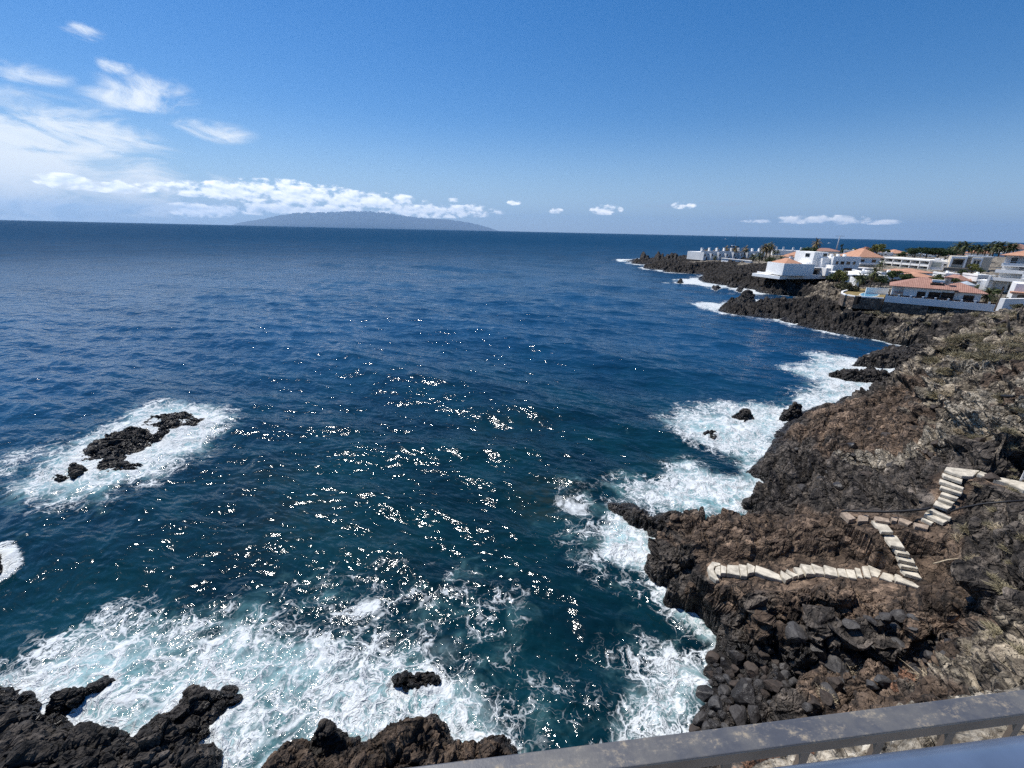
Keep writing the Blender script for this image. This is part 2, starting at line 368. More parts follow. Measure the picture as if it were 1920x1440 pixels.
def rail_material():
    m, n, b, out = mat('weathered_rail')
    tc = n.node('ShaderNodeTexCoord').outputs['Object']
    st = n.vec('MULTIPLY', tc, (0.5, 1, 1))
    f = n.noise(st, 55.0, 7, 0.75); f2 = n.noise(tc, 120.0, 4, 0.7)
    col = n.mix(n.sstep(n.noise(tc, 8.0, 5, 0.7), 0.4, 0.65), (0.066, 0.070, 0.082), (0.115, 0.112, 0.108))
    col = n.mix(n.math('MULTIPLY', n.sstep(f, 0.50, 0.68), n.sstep(f2, 0.4, 0.6)), col, (0.30, 0.25, 0.18))
    col = n.mix(n.sstep(f2, 0.68, 0.75), col, (0.36, 0.35, 0.33))
    n.set(b, 'Base Color', col); n.set(b, 'Roughness', n.sstep(f, 0.4, 0.7, 0.38, 0.7)); n.set(b, 'Metallic', 0.0); n.set(b, 'Specular IOR Level', 0.6)
    bp = n.node('ShaderNodeBump', ins={'Strength': 0.15, 'Distance': 0.002, 'Height': f2}); n.l.new(bp.outputs[0], b.inputs['Normal'])
    return m
M_RAIL = rail_material()
M_RAILB = simple('brown_painted_steel', (0.17, 0.125, 0.09), 0.5, 0.15, 12.0)
M_BLUE = simple('blue_painted_tube', (0.075, 0.105, 0.165), 0.25, 0.15, 9.0, spec=0.6)
# ------------------------------------------------------------------ the coast: surveyed heights (seen position, height, kind of ground)
# kinds: d dark lava, b brown lava and cinder, s dry scrub, p pale rubble, r red soil, w wet black beach and shade painted under the shelf
CP = []
def cp(txt):
    for it in txt.split(';'):
        q = it.split()
        if len(q) >= 3:
            p_ = P(float(q[0]), float(q[1]), max(0.0, float(q[2]))); p_.z = float(q[2])      # below water: under the seen spot of the surface
            CP.append((p_, q[3] if len(q) > 3 else 'd'))
def cpx(x, y, z, k='d'): CP.append((Vector((x, y, z)), k))
# waterline, near to far
WL = [(1285,1425),(1300,1372),(1312,1330),(1340,1300),(1322,1262),(1308,1225),(1335,1192),(1332,1178),(1302,1150),(1268,1124),(1236,1100),(1204,1068),(1228,1045),(1246,1036),(1232,1012),(1224,990),(1200,976),(1165,958),(1126,936),
      (1185,940),(1212,954),(1262,956),(1310,974),(1375,978),(1412,970),(1378,950),(1362,938),(1402,920),(1420,905),(1396,886),(1422,866),(1438,838),(1446,812),(1468,792),(1502,772),(1532,762),(1562,756),(1572,746),(1640,736),(1658,716)]
for q in WL: cp('%f %f 0 d' % q)
cp('1620 722 -.6;1600 733 -.8;1530 745 -2;1450 785 -2;1410 830 -1.5;1380 880 -1.2;1330 930 -1.5;1380 905 -1.6;1300 958 -1.6;1350 964 -1.4;1385 958 -1.2;1240 940 -1.8;1320 945 -2;1370 930 -1.6;1390 965 -.9;1180 915 -2;1080 920 -2;1100 950 -2;1150 975 -1.5;1200 1000 -1.2;1215 1025 -.8;1180 1050 -1.8;1200 1090 -2;1240 1120 -2;1285 1150 -1.6;1310 1185 -1.2;1290 1230 -1.3;1300 1275 -.9;1310 1300 -.7;1280 1340 -1;1265 1400 -1.2;1240 1440 -1.5')
cp('1000 1000 -4;900 1200 -4;1100 1200 -4;1200 800 -4;1000 700 -5;1300 700 -5;1480 690 -4;1400 640 -5;1100 1400 -3;800 1000 -6;1000 550 -6;1200 520 -6;1100 480 -6')
# promontory
cp('1148 945 .45;1162 951 .6;1180 955 .8;1195 959 1.0;1210 964 1.2;1225 968 1.3;1270 975 1.6 b;1320 992 2.2 b;1380 1000 2.6 b;1440 992 2.8 b;1500 985 3.0 b;1250 995 1.8 b;1290 1010 2.5 b;1330 1020 3.0 b;1390 1022 3.3 b;1450 1012 3.4 b;1520 1000 3.8 b;1575 985 4.2 b;1255 1030 1.6;1285 1042 1.9;1325 1046 2.0 b;1400 1046 2.5 b;1470 1050 2.7 b;1530 1045 3.0 b;1590 1040 3.4 b;1640 1040 3.8 b')
cp('1235 1062 1.1;1260 1082 1.7;1300 1082 2.2 b;1350 1092 2.5 b;1385 1108 2.7 b;1412 1128 2.8;1435 1148 3.0 b;1480 1156 3.2 b;1540 1160 3.4;1600 1172 3.6;1660 1172 3.8;1720 1172 4.1 b;1800 1160 4.6 b;1500 1110 3.2 b;1600 1120 3.6 b;1700 1130 4.0 b;1780 1120 4.6 b')
cp('1322 1165 .1 w;1352 1190 .15 w;1400 1216 .3 w;1440 1226 .5 w;1480 1226 .8 w;1540 1230 1.2 w;1590 1245 1.6;1650 1246 2.0;1710 1236 2.5;1775 1226 3.2')  # w here blackens the shelf foot, painting in the overhang's shade
cp('1345 1235 .3 w;1345 1270 .35 w;1400 1250 .6 w;1450 1255 .9 w;1380 1300 .7 w;1440 1300 1.1 w;1500 1265 1.4 w;1560 1272 1.8 b;1620 1272 2.3 b;1700 1265 2.9 b;1340 1350 .5 w;1400 1360 .9 w;1330 1410 .5 w;1480 1350 1.7;1540 1320 2.2 b;1600 1330 3.0 b;1660 1300 3.4 b;1715 1308 4.0 r;1690 1300 3.8 r;1740 1290 4.2 r;1760 1240 4.2 b;1790 1200 4.6 b;1820 1180 5.2 b;1770 1310 4.8 s;1800 1290 5.2 b')
# slope under the railing
cp('1400 1432 1.1 w;1450 1400 1.3 w;1560 1390 3.2 b;1620 1350 3.9 b;1720 1345 5.6 b;1520 1415 2.8 b;1650 1375 5.2 b;1780 1340 7.5 b;1880 1310 8.6 s;1480 1438 9.5 r;1600 1420 10.8 p;1700 1405 11.6 p;1760 1395 12.0 p;1840 1380 12.6 p;1900 1370 12.9 s;1560 1430 10.4 r;1350 1440 .9 w')
# right flank rocks
cp('1850 1180 6.2 s;1880 1150 6.8;1890 1080 6.9;1850 1080 6.0;1830 1130 5.5;1910 1220 7.6 s;1860 1240 6.6 s;1905 1010 7.0;1850 1010 6.0;1790 1020 5.2 b;1740 1050 4.5 b;1890 970 6.2;1820 985 5.6;1880 1000 6.5 p;1840 950 5.9;1880 935 6.4;1835 915 6.1;1868 922 6.2;1912 932 6.4;1872 872 7.15;1905 882 7.2')
# middle lava slope
cp('1440 880 .9;1400 945 .6;1430 930 1.0;1480 940 1.8;1540 955 2.8;1600 955 3.9;1660 955 4.7;1700 945 5.2;1450 905 1.2;1500 880 1.9;1560 900 2.9;1620 910 4.1;1690 910 5.4;1740 920 6.2;1470 850 1.0;1520 840 1.8;1580 850 2.8 b;1640 850 4.0 b;1700 860 5.4 p;1740 870 6.2;1480 815 .9 b;1530 800 1.7 b;1590 800 2.6 b;1650 810 3.8 b;1710 825 5.2 b;1750 840 6.3 b')
cp('1545 775 1.6 b;1600 760 1.5 b;1640 765 2.2 b;1690 775 3.2 b;1720 790 4.2 b;1730 810 5.0 b;1690 755 2.6 b;1660 740 1.2;1700 735 2.0;1690 715 1.2;1715 700 1.8;1700 690 1.0;1740 720 3.6')
# cliff and its top
cp('1725 660 6.5 s;1750 645 8.0 s;1780 630 8.6 s;1810 612 9.0 s;1860 600 9.4 s;1910 590 9.8 s;1742 694 3.6;1758 716 4.0;1757 752 4.2;1768 782 4.9;1790 670 8.6 s;1830 650 9.4 s;1880 640 10.2 s;1915 630 10.8 s;1785 722 8.0 s;1830 700 9.4 s;1880 690 10.6 b;1915 680 11.0 b;1800 760 7.8 s;1840 740 9.0 s;1890 740 10.2 b;1780 815 6.6 p;1800 830 7.0 p;1815 800 7.6 p;1795 805 7.0 p;1832 788 8.2 p;1868 772 9.2 p;1905 768 9.9 p;1690 862 5.2 p;1640 868 4.2 p;1850 775 8.8 s;1900 780 9.8 s;1880 800 8.8 p;1850 820 8.0 s;1900 830 8.3 s;1850 860 7.3;1900 860 7.6;1810 860 6.9;1780 870 6.9;1785 690 8.0 p')
# ground the stairs and the path rest on
def path_cp(pts, k='p'):
    for (x, y, z) in pts: CP.append((P(x, y, z), k))
path_cp([(1335,1067,2.30),(1390,1072,2.40),(1450,1078,2.55),(1520,1066,2.85),(1570,1072,3.05),(1630,1075,3.3),(1700,1092,3.65),(1715,1075,3.85),(1700,1045,4.1),(1670,1015,4.5),(1650,990,4.85),(1600,967,4.6),(1680,972,5.0),(1728,985,5.2),(1755,970,5.48),(1770,945,5.8),(1778,925,6.1),(1785,905,6.45),(1800,885,6.85),(1850,893,7.0),(1900,908,7.05),(1960,925,7.1)], 'b')
# far side of the cove: rocky spit with its spikes
for q in [(1345,572),(1360,578),(1400,584),(1440,590),(1480,597),(1530,604),(1590,611),(1640,618),(1700,632),(1745,639)]: cp('%f %f 0 d' % q)
cp('1340 590 -3;1440 610 -3;1540 625 -3;1640 640 -3;1700 650 -3;1735 665 -2;1600 665 -3;1310 570 -3')
cp('1372 572 1.4;1385 571 2.0;1410 575 1.4;1440 580 1.2;1480 584 1.6;1520 588 2.0;1560 590 2.6;1620 600 2.4;1680 612 2.4;1740 622 2.2')
cp('1385 563 -.8;1420 570 .8;1450 572 1.6;1480 574 2.2;1500 572 1.5;1530 570 2.6;1560 575 3.2;1600 585 4.0;1650 592 3.8;1700 598 4.6 s;1760 606 4.6;1800 606 5.6;1850 600 6.6 s')
cp('1425 561 -2.5;1460 561 -2.5;1495 561 -2;1515 559 -1.5;1530 556 -.6;1440 555 -5;1480 555 -5;1515 553 -3;1400 552 -5;1380 557 -4')
cp('1560 555 3.0 s;1575 560 4.2 s;1590 578 4.3 s;1640 580 4.4 s;1700 585 5.0 s;1760 588 5.4 s;1820 592 5.8 s;1880 588 6.4 s;1550 545 4.5 s;1540 552 2.6;1570 545 5.4 s')
# far headland
for q in [(1168,489),(1200,492),(1235,495),(1280,500),(1312,504),(1322,512),(1312,522),(1316,528),(1340,532),(1380,537),(1420,544),(1470,547),(1525,549)]: cp('%f %f 0 d' % q)
cp('1150 492 -3;1200 500 -3;1260 508 -3;1300 515 -3;1290 535 -3;1350 545 -3;1420 553 -3;1200 483 -2;1160 484 -2;1240 480 -2;1300 480 -2')
cp('1200 488 2.0;1225 490 3.5;1245 490 4.0;1265 492 4.5;1290 495 4.0;1305 497 3.6;1218 487 1.5;1250 486 2.0;1280 487 3.0;1310 488 4.5;1330 500 3.0;1335 515 1.8;1345 505 3.2')
cp('1330 493 5.0;1370 493 5.6;1410 500 5.6;1430 515 5.0;1370 515 3.6;1400 525 2.4;1450 530 3.0;1500 535 2.6;1480 520 5.6;1520 520 6.0;1545 522 6.2 s;1540 535 3.5;1425 505 5.8')
cp('1310 478 5;1350 476 5;1400 474 5')
# the town's ground
TOWN = []
for a, r, z in [(23,270,5.4),(25,330,5.5),(28,240,6.0),(29,330,7),(32,185,6.2),(33,260,7.5),(36,200,7.0),(38,300,9),(40,150,5.8),(41,230,7.5),(43,330,9.5),(45,160,6),(47,240,8.5),(50,150,6.6),(50,300,10),(50,190,7),(46,130,5.6),(42,125,5.2),(52,130,6.4),(54,220,9.5),(56,150,7.2),(58,110,6.8),(60,160,7.5),(62,250,10),(65,110,8),(64,70,9.5),(65,45,10.5),(65,25,10),(66,12,11.5),(60,380,10),(50,400,10),(40,410,8),(30,420,5)]:
    cpx(r * math.sin(R(a)), r * math.cos(R(a)), z, 't'); TOWN.append(CP[-1])
for a in (20, 26, 32, 38, 44, 50, 56, 62): cpx(520 * math.sin(R(a)), 520 * math.cos(R(a)), -3)
for a in (14, 18, 20): cpx(400 * math.sin(R(a)), 400 * math.cos(R(a)), -4)
for x, y, z in [(1.5,1.6,14.2),(3,1.0,15),(-2,1.5,13),(-1,3.5,8.5),(-4,5,4),(1,5.5,4.5),(3,6.5,3.0),(-3,7.5,2.6),(0,7.2,3.2),(-8,6,2),(-14,6,2.2)]: cpx(x, y, z, 'p' if x > 0 and y < 3 else 'b')
CPX = np.array([c[0].xy[:] for c in CP]); CPZ = np.array([c[0].z for c in CP]); CPK = [c[1] for c in CP]
def _rbf():
    d = np.hypot(CPX[:, None, 0] - CPX[None, :, 0], CPX[:, None, 1] - CPX[None, :, 1])
    r = np.hypot(CPX[:, 0], CPX[:, 1]); A = d - np.diag(0.003 * r)      # linear kernel, lightly smoothed
    n = len(CPZ); B = np.zeros((n + 1, n + 1)); B[:n, :n] = -A; B[:n, n] = 1; B[n, :n] = 1
    return np.linalg.solve(B, np.append(CPZ, 0))
WT = _rbf()
def land(x, y):                          # smooth height of the coast
    s = x.shape; x = x.ravel(); y = y.ravel(); o = np.empty(len(x))
    for i in range(0, len(x), 40000):
        d = np.hypot(x[i:i + 40000, None] - CPX[None, :, 0], y[i:i + 40000, None] - CPX[None, :, 1])
        o[i:i + 40000] = -d @ WT[:-1] + WT[-1]
    return o.reshape(s)
def kinds_at(x, y, ks):
    s = x.shape; x = x.ravel(); y = y.ravel(); outs = [np.empty(len(x)) for _ in ks]
    ind = [np.array([1.0 if k == q else 0 for q in CPK]) for k in ks]
    for i in range(0, len(x), 40000):
        d2 = (x[i:i + 40000, None] - CPX[None, :, 0]) ** 2 + (y[i:i + 40000, None] - CPX[None, :, 1]) ** 2
        wg = 1 / (d2 + 1e-4 * (1 + d2)) ** 2
        sw = wg.sum(1)
        for o, q in zip(outs, ind): o[i:i + 40000] = wg @ q / sw
    return [o.reshape(s) for o in outs]
PATHPTS = np.array([P(x, y, z)[:] for (x, y, z) in [(1335,1067,2.3),(1390,1072,2.4),(1450,1078,2.55),(1520,1066,2.85),(1570,1072,3.05),(1630,1075,3.3),(1700,1092,3.65),(1715,1075,3.85),(1700,1045,4.1),(1670,1015,4.5),(1650,990,4.85),(1600,967,4.6),(1680,972,5.0),(1728,985,5.2),(1755,970,5.48),(1770,945,5.8),(1778,925,6.1),(1785,905,6.45),(1800,885,6.85),(1850,893,7.0),(1900,908,7.05),(1960,925,7.1)]])

def rockify(V, N, scale=1.0, amp=1.0, seed=0, keep=None, strata=0.0):
    """Break a smooth surface into lava: lumps, angular blocks with cracks, rough clinker."""
    x, y, z = V[..., 0], V[..., 1], V[..., 2]
    ca, sa = math.cos(R(28)), math.sin(R(28))           # bedding runs obliquely inland
    u, v = (x * ca + y * sa), (-x * sa + y * ca)
    lum = fbm(u * .35 / scale, v * .6 / scale, z * .7 / scale, 4, seed + 3, .55, True)
    wx = fbm(x * .9 / scale, y * .9 / scale, z * .9 / scale, 3, seed + 9) * .5
    f1, e1 = facets(u * .42 / scale + wx, v * .85 / scale + wx, z * 1.0 / scale, seed + 20, .55)
    f2, e2 = facets(u * 1.2 / scale - wx, v * 1.9 / scale + wx, z * 2.2 / scale, seed + 40, .6)
    fin = fbm(x * 2.6 / scale, y * 2.6 / scale, z * 2.6 / scale, 4, seed + 60, .62, True)
    f3, e3 = facets(u * 3.1 / scale + wx, v * 4.3 / scale - wx, z * 4.5 / scale, seed + 70, .7)
    d = .62 * lum + .95 * f1 + .50 * f2 + .20 * f3 - .46 * (1 - e1) - .20 * (1 - e2) - .06 * (1 - e3) + .09 * fin
    sp_ = (u * .10 - v * .16 + z * .9) / (1.05 * scale) + fbm(x * .25 / scale, y * .25 / scale, z * .25, 3, seed + 81) * 1.6
    fr_ = sp_ - np.floor(sp_); d = d + strata * .95 * (sst(fr_, .0, .82) - sst(fr_, .82, 1.0) - .45)
    d = d * scale * amp
    if keep is not None: d = d * keep
    return V + N * d[..., None]
# --- main terrain
na, nr = 820, 1350
AZ = np.linspace(R(-8), R(67), na)
t = np.linspace(0, 1, nr); RR = np.exp(np.log(2.2) + t * (np.log(540) - np.log(2.2)))
# rows closer together where the picture needs them
A, RG = np.meshgrid(AZ, RR)
X, Y = RG * np.sin(A), RG * np.cos(A)
Z = land(X, Y)
Z = np.maximum(Z, -4.0 + 0 * Z)
V0 = np.stack([X, Y, Z], -1); N0 = normals(V0)
r_ = np.hypot(X, Y)
dp = np.full(X.shape, 1e9); pzz = np.zeros(X.shape)
for (a, b) in zip(PATHPTS[:-1], PATHPTS[1:]):
    vx, vy, vz = b - a; L = vx * vx + vy * vy
    tt = np.clip(((X - a[0]) * vx + (Y - a[1]) * vy) / L, 0, 1)
    q = np.hypot(X - a[0] - tt * vx, Y - a[1] - tt * vy); pzz = np.where(q < dp, a[2] + tt * vz, pzz); dp = np.minimum(dp, q)
kb, ks, kp, kr, kt, kw = kinds_at(X, Y, 'bsprtw')
keep = (sst(dp, .35, 1.1) * .95 + .05) * (.55 + .45 * sst(dp, 1.0, 3.0))
keep = keep * (.3 + .7 * sst(r_, 5, 13)) * (1 - .45 * kw) * (1 - .93 * kt) * (1 - .15 * ks) * (1 - .3 * kb)
keep = keep * (.12 + .88 * sst(Z, -.25, 1.5 - .7 * sst(r_, 60, 130)))
sc_far = sst(r_, 60, 130)
near = rockify(V0, N0, 1.3, .70, 0, keep * (1 - sc_far), (1 - .45 * kb) * (1 - .3 * ks) * sst(Z, .3, 1.6))
far_ = rockify(V0, N0, 1.7, .72, 5, keep * sc_far)
# spikes of old lava on the far points
V = near + far_ - V0
pw_ = 1 - sst(dp, .80, 1.45)
V[..., 2] = np.where(pw_ > 0, V[..., 2] * (1 - pw_) + np.minimum(V[..., 2], pzz - .12 + .05 * fbm(X * 4, Y * 4, X * 0, 3, 8)) * pw_, V[..., 2])
V[..., 2] = np.where(dp < .8, np.maximum(V[..., 2], pzz - .20), V[..., 2])
land_mesh = mesh('terrain', V.reshape(-1, 3), grid_faces(nr, na), M_ROCK)
tag(land_mesh, kind='structure')
fattr(land_mesh, 'brown', np.clip(kb + .5 * kr, 0, 1)); fattr(land_mesh, 'scrub', np.clip(ks, 0, 1)); fattr(land_mesh, 'pale', np.clip(kp + kt, 0, 1)); fattr(land_mesh, 'red', kr)
fattr(land_mesh, 'wet', np.clip(kw * 1.2, 0, .9)); fattr(land_mesh, 'tone', 1 - .55 * sst(r_, 75, 115) * (1 - ks) * (1 - kt))  # wet: damp black beach plus shade coloured in under the shelf overhang
TZ = V[..., 2]
def ground(x, y):                        # finished height of the terrain at a spot (bilinear)
    a = math.atan2(x, y); r = math.hypot(x, y)
    i = (math.log(r) - math.log(2.2)) / (math.log(540) - math.log(2.2)) * (nr - 1); j = (a - AZ[0]) / (AZ[-1] - AZ[0]) * (na - 1)
    i = min(max(i, 0), nr - 1.001); j = min(max(j, 0), na - 1.001); i0, j0 = int(i), int(j); fi, fj = i - i0, j - j0
    return float(TZ[i0, j0] * (1 - fi) * (1 - fj) + TZ[i0 + 1, j0] * fi * (1 - fj) + TZ[i0, j0 + 1] * (1 - fi) * fj + TZ[i0 + 1, j0 + 1] * fi * fj)
def on_ground(px, py):                   # where the sight line through a photo pixel first meets the terrain
    d = ray(px, py); L = math.hypot(d.x, d.y); r = 3.0
    while r < 520:
        q = Vector((d.x, d.y, 0)) * (r / L); z = H + d.z * r / L
        if z <= ground(q.x, q.y): return Vector((q.x, q.y, ground(q.x, q.y)))
        r *= 1.004
    return Vector((d.x * 300 / L, d.y * 300 / L, 8))

# ------------------------------------------------------------------ rocks standing in the sea (each a thing)
ROCKPOLY = []
def sea_rock(name, label, cat, px, h, wdt=.8, seed=1, scale=.8, n=150, amp=.6, brown=0.0, wet=0.35, z0=0.0, group=None, bottom=-1.2, tone=.7, grow=1.0):
    ring = [P(x, y, z0).xy[:] for x, y in px]
    if grow != 1.0: cx_ = np.mean(ring, 0); ring = [tuple(cx_ + (np.array(q) - cx_) * grow) for q in ring]
    ROCKPOLY.append(ring)
    p = np.array(ring); lo, hi = p.min(0), p.max(0); m = .25 * max(hi - lo) + .3
    c = (lo + hi) / 2
    asp = (hi - lo + 2 * m); nx = int(n * math.sqrt(asp[0] / asp[1])) + 8; ny = int(n * math.sqrt(asp[1] / asp[0])) + 8
    gx, gy = np.meshgrid(np.linspace(lo[0] - m, hi[0] + m, nx), np.linspace(lo[1] - m, hi[1] + m, ny))
    wob = .25 * fbm(gx * 1.1, gy * 1.1, gx * 0, 3, seed) * min(1, scale * 1.5)
    sdv = poly_sd(gx, gy, ring) + wob * min(1.0, min(hi - lo) * .2)
    zz = z0 + np.where(sdv > 0, h * (1 - np.exp(-np.maximum(sdv, 0) / wdt)), sdv * 1.6)
    zz = np.maximum(zz, bottom)
    Vr = np.stack([gx, gy, zz], -1); Nr = normals(Vr)
    Vr = rockify(Vr, Nr, scale, amp, seed, np.clip(.35 + (zz - z0) / max(h, .1), .35, 1))
    Vr[..., 2] = np.where(sdv < -.45 * m, np.minimum(Vr[..., 2], bottom), Vr[..., 2])
    # drop the cells that lie wholly under the sea bed level so the rock is only as big as it is
    f = grid_faces(ny, nx); zf = Vr[..., 2].ravel()
    f = f[(zf[f] > bottom + .02).any(1)]
    used = np.unique(f); remap = np.full(nx * ny, -1); remap[used] = np.arange(len(used))
    vv = Vr.reshape(-1, 3)[used] - np.array([c[0], c[1], 0])
    o = mesh(name, vv, remap[f], M_ROCK); o.location = (c[0], c[1], 0)
    k = len(used)
    for a_, v_ in (('brown', brown), ('tone', tone), ('scrub', 0), ('pale', 0), ('red', 0), ('wet', wet)): fattr(o, a_, np.full(k, v_))
    return tag(o, label, cat, group)
sea_rock('sea_rock', 'long low black reef awash in white foam at left, its larger seaward slab', 'rock', [(150,868),(165,848),(205,828),(250,812),(275,818),(270,838),(240,852),(238,868),(276,866),(250,884),(215,890),(185,886),(180,872)], .65, .6, 11, .6, grow=1.18)
sea_rock('sea_rock', 'upper end of the reef, narrow black rock nearest the open sea', 'rock', [(262,812),(285,792),(305,786),(345,782),(372,788),(385,796),(350,806),(320,812),(290,826),(282,822),(300,808),(282,806)], .5, .5, 13, .55, grow=1.18)
sea_rock('sea_rock', 'small round black rock at the lower left end of the reef', 'rock', [(92,908),(105,894),(125,888),(128,903),(112,912)], .7, .5, 15, .5, 80, grow=1.18)
sea_rock('sea_rock', 'dark boulder beside the small round rock at the reef end', 'rock', [(126,900),(130,884),(148,878),(166,888),(162,900),(140,906)], .9, .5, 17, .5, 80, grow=1.18)
sea_rock('sea_rock', 'flat dark rock breaking the foam in front of the brown outcrop', 'rock', [(733,1292),(738,1276),(770,1268),(815,1264),(830,1278),(820,1294),(780,1300)], .9, .5, 19, .6, 110)
sea_rock('rock_outcrop', 'large black wet outcrop filling the bottom left corner', 'rock', [(-80,1330),(-60,1292),(0,1290),(40,1300),(80,1318),(85,1345),(130,1372),(150,1380),(240,1378),(260,1400),(300,1440),(300,1560),(-120,1560)], 2.0, 1.2, 21, 1.0, 230, .6, .1, .25)
sea_rock('rock_outcrop', 'slim black ridge of rock streaked with foam above the corner outcrop', 'rock', [(82,1350),(100,1322),(125,1308),(165,1300),(205,1280),(226,1278),(220,1294),(180,1318),(140,1345),(115,1358)], 1.1, .6, 23, .7, 110)
sea_rock('rock_outcrop', 'black slanting outcrop with wave foam on both sides at the bottom', 'rock', [(240,1415),(290,1355),(340,1330),(345,1300),(385,1300),(420,1298),(452,1310),(420,1335),(395,1370),(385,1400),(430,1410),(420,1440),(400,1520),(230,1520),(215,1450)], 1.7, .9, 25, .9, 200, .6, .2, .3)
sea_rock('rock_outcrop', 'big rust brown craggy outcrop just left of the railing end', 'rock', [(560,1470),(600,1432),(640,1405),(690,1400),(720,1370),(770,1352),(810,1350),(850,1385),(905,1392),(940,1385),(960,1400),(975,1450),(960,1600),(540,1600)], 1.7, 1.0, 27, .8, 260, .8, 1.0, 0, z0=.5)
sea_rock('rock_outcrop', 'brown rock shelf running out of frame below the brown outcrop', 'rock', [(480,1460),(510,1430),(560,1410),(610,1410),(640,1440),(640,1600),(460,1600)], 1.8, .8, 29, .8, 150, .7, .9, 0, z0=.2)
sea_rock('boulder', 'black boulder leaning on the left flank of the brown outcrop', 'boulder', [(578,1404),(592,1378),(615,1366),(640,1376),(648,1392),(625,1404),(600,1412)], 1.5, .5, 31, .6, 110, .5, .2, .1, z0=.9)
sea_rock('sea_rock', 'dark rock cut by the left edge of the view', 'rock', [(-40,1075),(-35,1040),(-5,1034),(8,1050),(6,1072),(-15,1085)], 1.6, .6, 33, .7, 90)
sea_rock('sea_rock', 'pointed black boulder at the foot of the lava slope amid foam', 'boulder', [(1462,790),(1468,774),(1485,766),(1502,774),(1500,786),(1482,794)], 2.0, .7, 35, .7, 100)
sea_rock('sea_rock', 'low dark rock in the surf left of the pointed boulder', 'rock', [(1374,780),(1388,774),(1410,778),(1416,786),(1396,790)], .9, .6, 37, .6, 80)
sea_rock('sea_rock', 'half drowned rock in the foam below the surf rock', 'rock', [(1312,818),(1325,810),(1342,814),(1350,824),(1335,830)], .5, .6, 39, .6, 70)
sea_rock('rock_ledge', 'thin rock ledge reaching into the surf under the cliff bump', 'rock', [(1548,706),(1580,700),(1625,702),(1660,706),(1680,716),(1640,720),(1600,716),(1565,712)], 1.0, .7, 41, .8, 130)
sea_rock('rock_ledge', 'broad dark slab ledge jutting toward blue water beyond the surf', 'rock', [(1602,684),(1620,672),(1650,664),(1690,660),(1740,660),(1740,700),(1690,692),(1650,692)], 1.7, .8, 43, .9, 140)
sea_rock('sea_rock', 'spiky lava stack standing apart behind the rocky spit', 'rock', [(1378,566),(1390,560),(1410,562),(1416,567),(1395,571)], 3.2, 1.0, 45, 1.6, 70)
sea_rock('sea_rock', 'lone dark rock in calm water behind the spit', 'rock', [(1458,566),(1465,562),(1474,564),(1472,568)], 1.6, .8, 47, 1.0, 50)
sea_rock('sea_rock', 'tiny black rock at the outer end of the far surf line', 'rock', [(1267,530),(1273,528),(1281,530),(1275,533)], 1.4, 1.0, 49, 1.2, 40)
sea_rock('sea_rock', 'flat rock in the middle of the far surf line', 'rock', [(1334,540),(1345,538),(1352,541),(1342,543)], 1.2, 1.0, 51, 1.2, 40)
sea_rock('sea_rock', 'dark hump of rock off the far headland', 'rock', [(1362,538),(1372,533),(1384,536),(1380,541),(1368,541)], 2.2, 1.2, 53, 1.4, 50)
sea_rock('sea_rock', 'low rock nearest the spit in the far surf', 'rock', [(1380,544),(1388,540),(1394,543),(1388,546)], 1.4, 1.0, 55, 1.2, 40)
for i, (x, y, hh) in enumerate([(1205,488,9.5),(1212,489,6),(1232,490,11),(1240,490,9),(1250,491,9),(1257,491,12),(1264,492,11),(1272,493,8),(1283,494,7),(1296,496,7.5)]):
    lab = ['sharp lone lava pinnacle at the tip of the far headland', 'short stub of lava right of the lone pinnacle', 'tallest lava spike in the left half of the headland reef', 'twin spike right beside the tallest lava spike', 'blunt lava tooth in the middle of the headland reef', 'high lava tooth toward the right of the headland reef', 'leaning lava spike behind the high tooth', 'low lava knob on the right part of the headland reef', 'rounded lava lump near the white row houses', 'last lava lump before the white row houses'][i]
    sea_rock('lava_pinnacle', lab, 'rock', [(x - 7, y), (x - 2, y - 3), (x + 4, y - 2), (x + 8, y + 1), (x + 1, y + 3)], hh, 3.0, 60 + i, 2.2, 44, .6, group='lava spikes on the far headland')
for i, (x, y, hh) in enumerate([(1370,572,3.4),(1377,574,2.4),(1402,577,3.2),(1434,572,3.4),(1442,573,2.8),(1452,576,2.2),(1468,578,1.8)]):
    lab = ['pointed lava peak at the seaward end of the spit', 'smaller peak in front of the pointed lava peak', 'single cone of lava left of the gap in the spit', 'tall lava hump right of the gap in the spit', 'second hump joined to the tall lava hump', 'low crag on the landward half of the spit', 'rounded crag nearest the cove on the spit'][i]
    sea_rock('lava_crag', lab, 'rock', [(x - 7, y), (x - 2, y - 3), (x + 5, y - 2), (x + 8, y + 2), (x + 1, y + 4)], hh, 1.1, 80 + i, 1.2, 50, .6, group='crags along the rocky spit')

